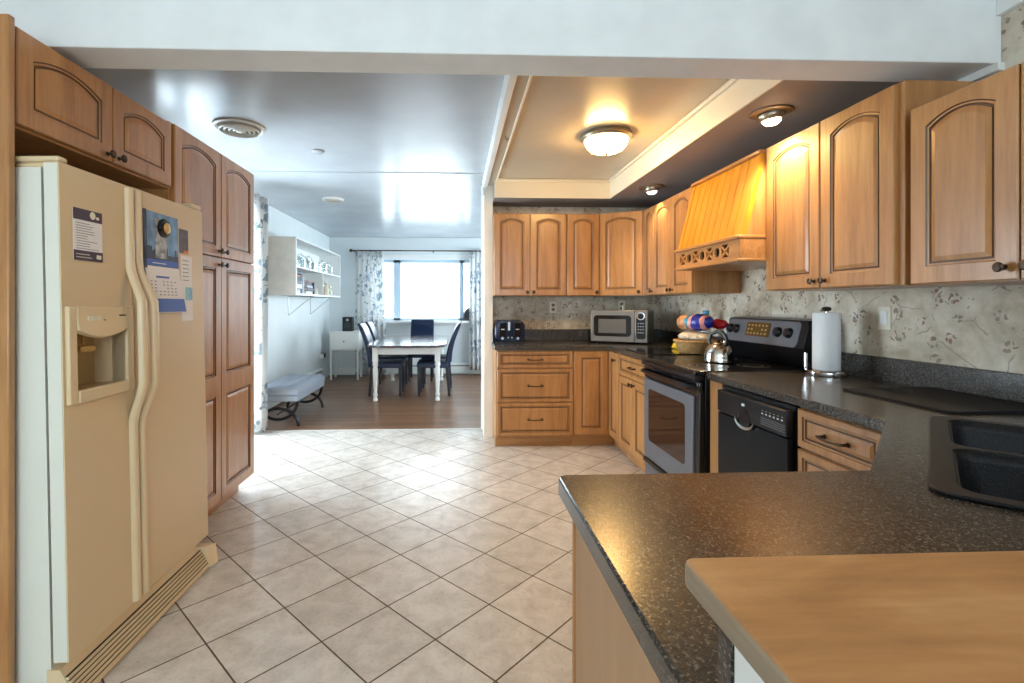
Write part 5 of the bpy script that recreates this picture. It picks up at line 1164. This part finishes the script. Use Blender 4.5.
MB().lathe([(0.075, 0), (0.080, 0.01), (0.080, 0.15), (0.060, 0.17), (0.058, 0.175)], (0, 0, 0), (0, 0, 1), 22).build('jar_body', plain('olive_glass', (0.25, 0.25, 0.16), 0.25), v, world=False)
MB().lathe([(0.064, 0.173), (0.064, 0.19), (0.055, 0.195)], (0, 0, 0), (0, 0, 1), 22).build('lid', M['nickel'], v, world=False)
# books: flat stacks and a few upright
def book(x0, x1, y0, y1, z0, z1, mi, label, upright=False, rz=0.0):
    cx, cy = (x0+x1)/2, (y0+y1)/2
    o = thing('book', label, 'book', (cx, cy, z0), (0, 0, rz), group='books in the lower shelf bay'); hx, hy, hz = (x1-x0)/2, (y1-y0)/2, z1-z0
    mb = MB(); t_ = 0.004
    if upright:
        mb.box(-hx, hx, -hy, -hy+t_, 0, hz); mb.box(-hx, hx, hy-t_, hy, 0, hz); mb.box(hx-t_, hx, -hy, hy, 0, hz); mb.build('cover', M['book%d' % mi], o, world=False)
        MB().box(-hx+0.004, hx-0.005, -hy+t_, hy-t_, 0.004, hz-0.004).build('pages', M['paper'], o, world=False)
    else:
        mb.box(-hx, hx, -hy, hy, 0, t_); mb.box(-hx, hx, -hy, hy, hz-t_, hz); mb.box(hx-t_, hx, -hy, hy, 0, hz); mb.build('cover', M['book%d' % mi], o, world=False)
        MB().box(-hx+0.004, hx-0.005, -hy+0.004, hy-0.004, t_, hz-t_).build('pages', M['paper'], o, world=False)
zb0 = SZ0+0.0255
stackA = [(0.055, 7, 'pale grey book at the bottom of the near book stack'), (0.060, 4, 'white book second from bottom of the near stack'), (0.045, 2, 'charcoal book in the middle of the near stack'), (0.040, 5, 'blue black book above the charcoal one'), (0.035, 1, 'rust brown book second from top of the near stack'), (0.035, 0, 'black book on top of the near stack')]
z = zb0
for i, (t_, mi, lab) in enumerate(stackA): book(-2.20, -1.985+0.008*((i*3) % 4), 6.17, 6.40, z, z+t_, mi, lab); z += t_+0.0008
ups = [(0.035, 3, 0.26, 'grey blue upright book beside the near stack'), (0.028, 5, 0.24, 'dark navy upright book beside the grey blue one'), (0.032, 4, 0.22, 'white upright book in the middle of the bay')]
y = 6.45
for t_, mi, hh, lab in ups: book(-2.16, -1.985, y, y+t_, zb0, zb0+hh, mi, lab, True); y += t_+0.003
stackB = [(0.040, 4, 'white book at the bottom of the far stack'), (0.045, 0, 'dark book just above the bottom of the far stack'), (0.030, 7, 'light grey book in the far stack'), (0.035, 2, 'charcoal book near the top of the far stack'), (0.026, 6, 'brown book on top of the far stack')]
z = zb0
for i, (t_, mi, lab) in enumerate(stackB): book(-2.20, -1.99+0.01*((i*2) % 3), 6.66, 6.95-0.015*i, z, z+t_, mi, lab); z += t_+0.0008
book(-2.16, -1.99, 7.02, 7.055, zb0, zb0+0.17, 0, 'dark upright book beside the far stack', True)
o = MB().lathe([(0.045, 0), (0.055, 0.02), (0.052, 0.07), (0.035, 0.085)], (0, 0, 0), (0, 0, 1), 18).build('bowl', M['ivory'], None, world=False); o.location = (-2.03, 7.17, zb0); tag(o, 'small ivory bowl next to the shelf divider', 'bowl')
for y, h_, r, mt, lab in ((7.44, 0.17, 0.042, 'book1', 'rust brown canister in the right shelf bay'), (7.60, 0.14, 0.036, 'red_bag', 'dark red canister beside the brown one on the shelf')):
    o = thing('canister', lab, 'canister', (-2.04, y, zb0)); MB().lathe([(r, 0), (r*1.04, 0.006), (r*1.04, h_), (r*0.9, h_+0.004)], (0, 0, 0), (0, 0, 1), 18).build('canister_body', M[mt], o, world=False); MB().lathe([(r*1.06, h_), (r*1.06, h_+0.018), (r*0.6, h_+0.024)], (0, 0, 0), (0, 0, 1), 18).build('lid', M['paper'], o, world=False)
for y, lab in ((7.86, 'white figurine in the right shelf bay'), (8.08, 'smaller pale figurine toward the far end of the shelf')):
    o = MB().lathe([(0.045, 0), (0.050, 0.012), (0.040, 0.05), (0.052, 0.09), (0.030, 0.14), (0.018, 0.155), (0.030, 0.175), (0.031, 0.195), (0.012, 0.215)], (0, 0, 0), (0, 0, 1), 18).build('figurine', M['ivory'], None, world=False); o.location = (-2.04, y, zb0); tag(o, lab, 'figurine')
    if y > 8: o.scale = (0.8, 0.8, 0.75)
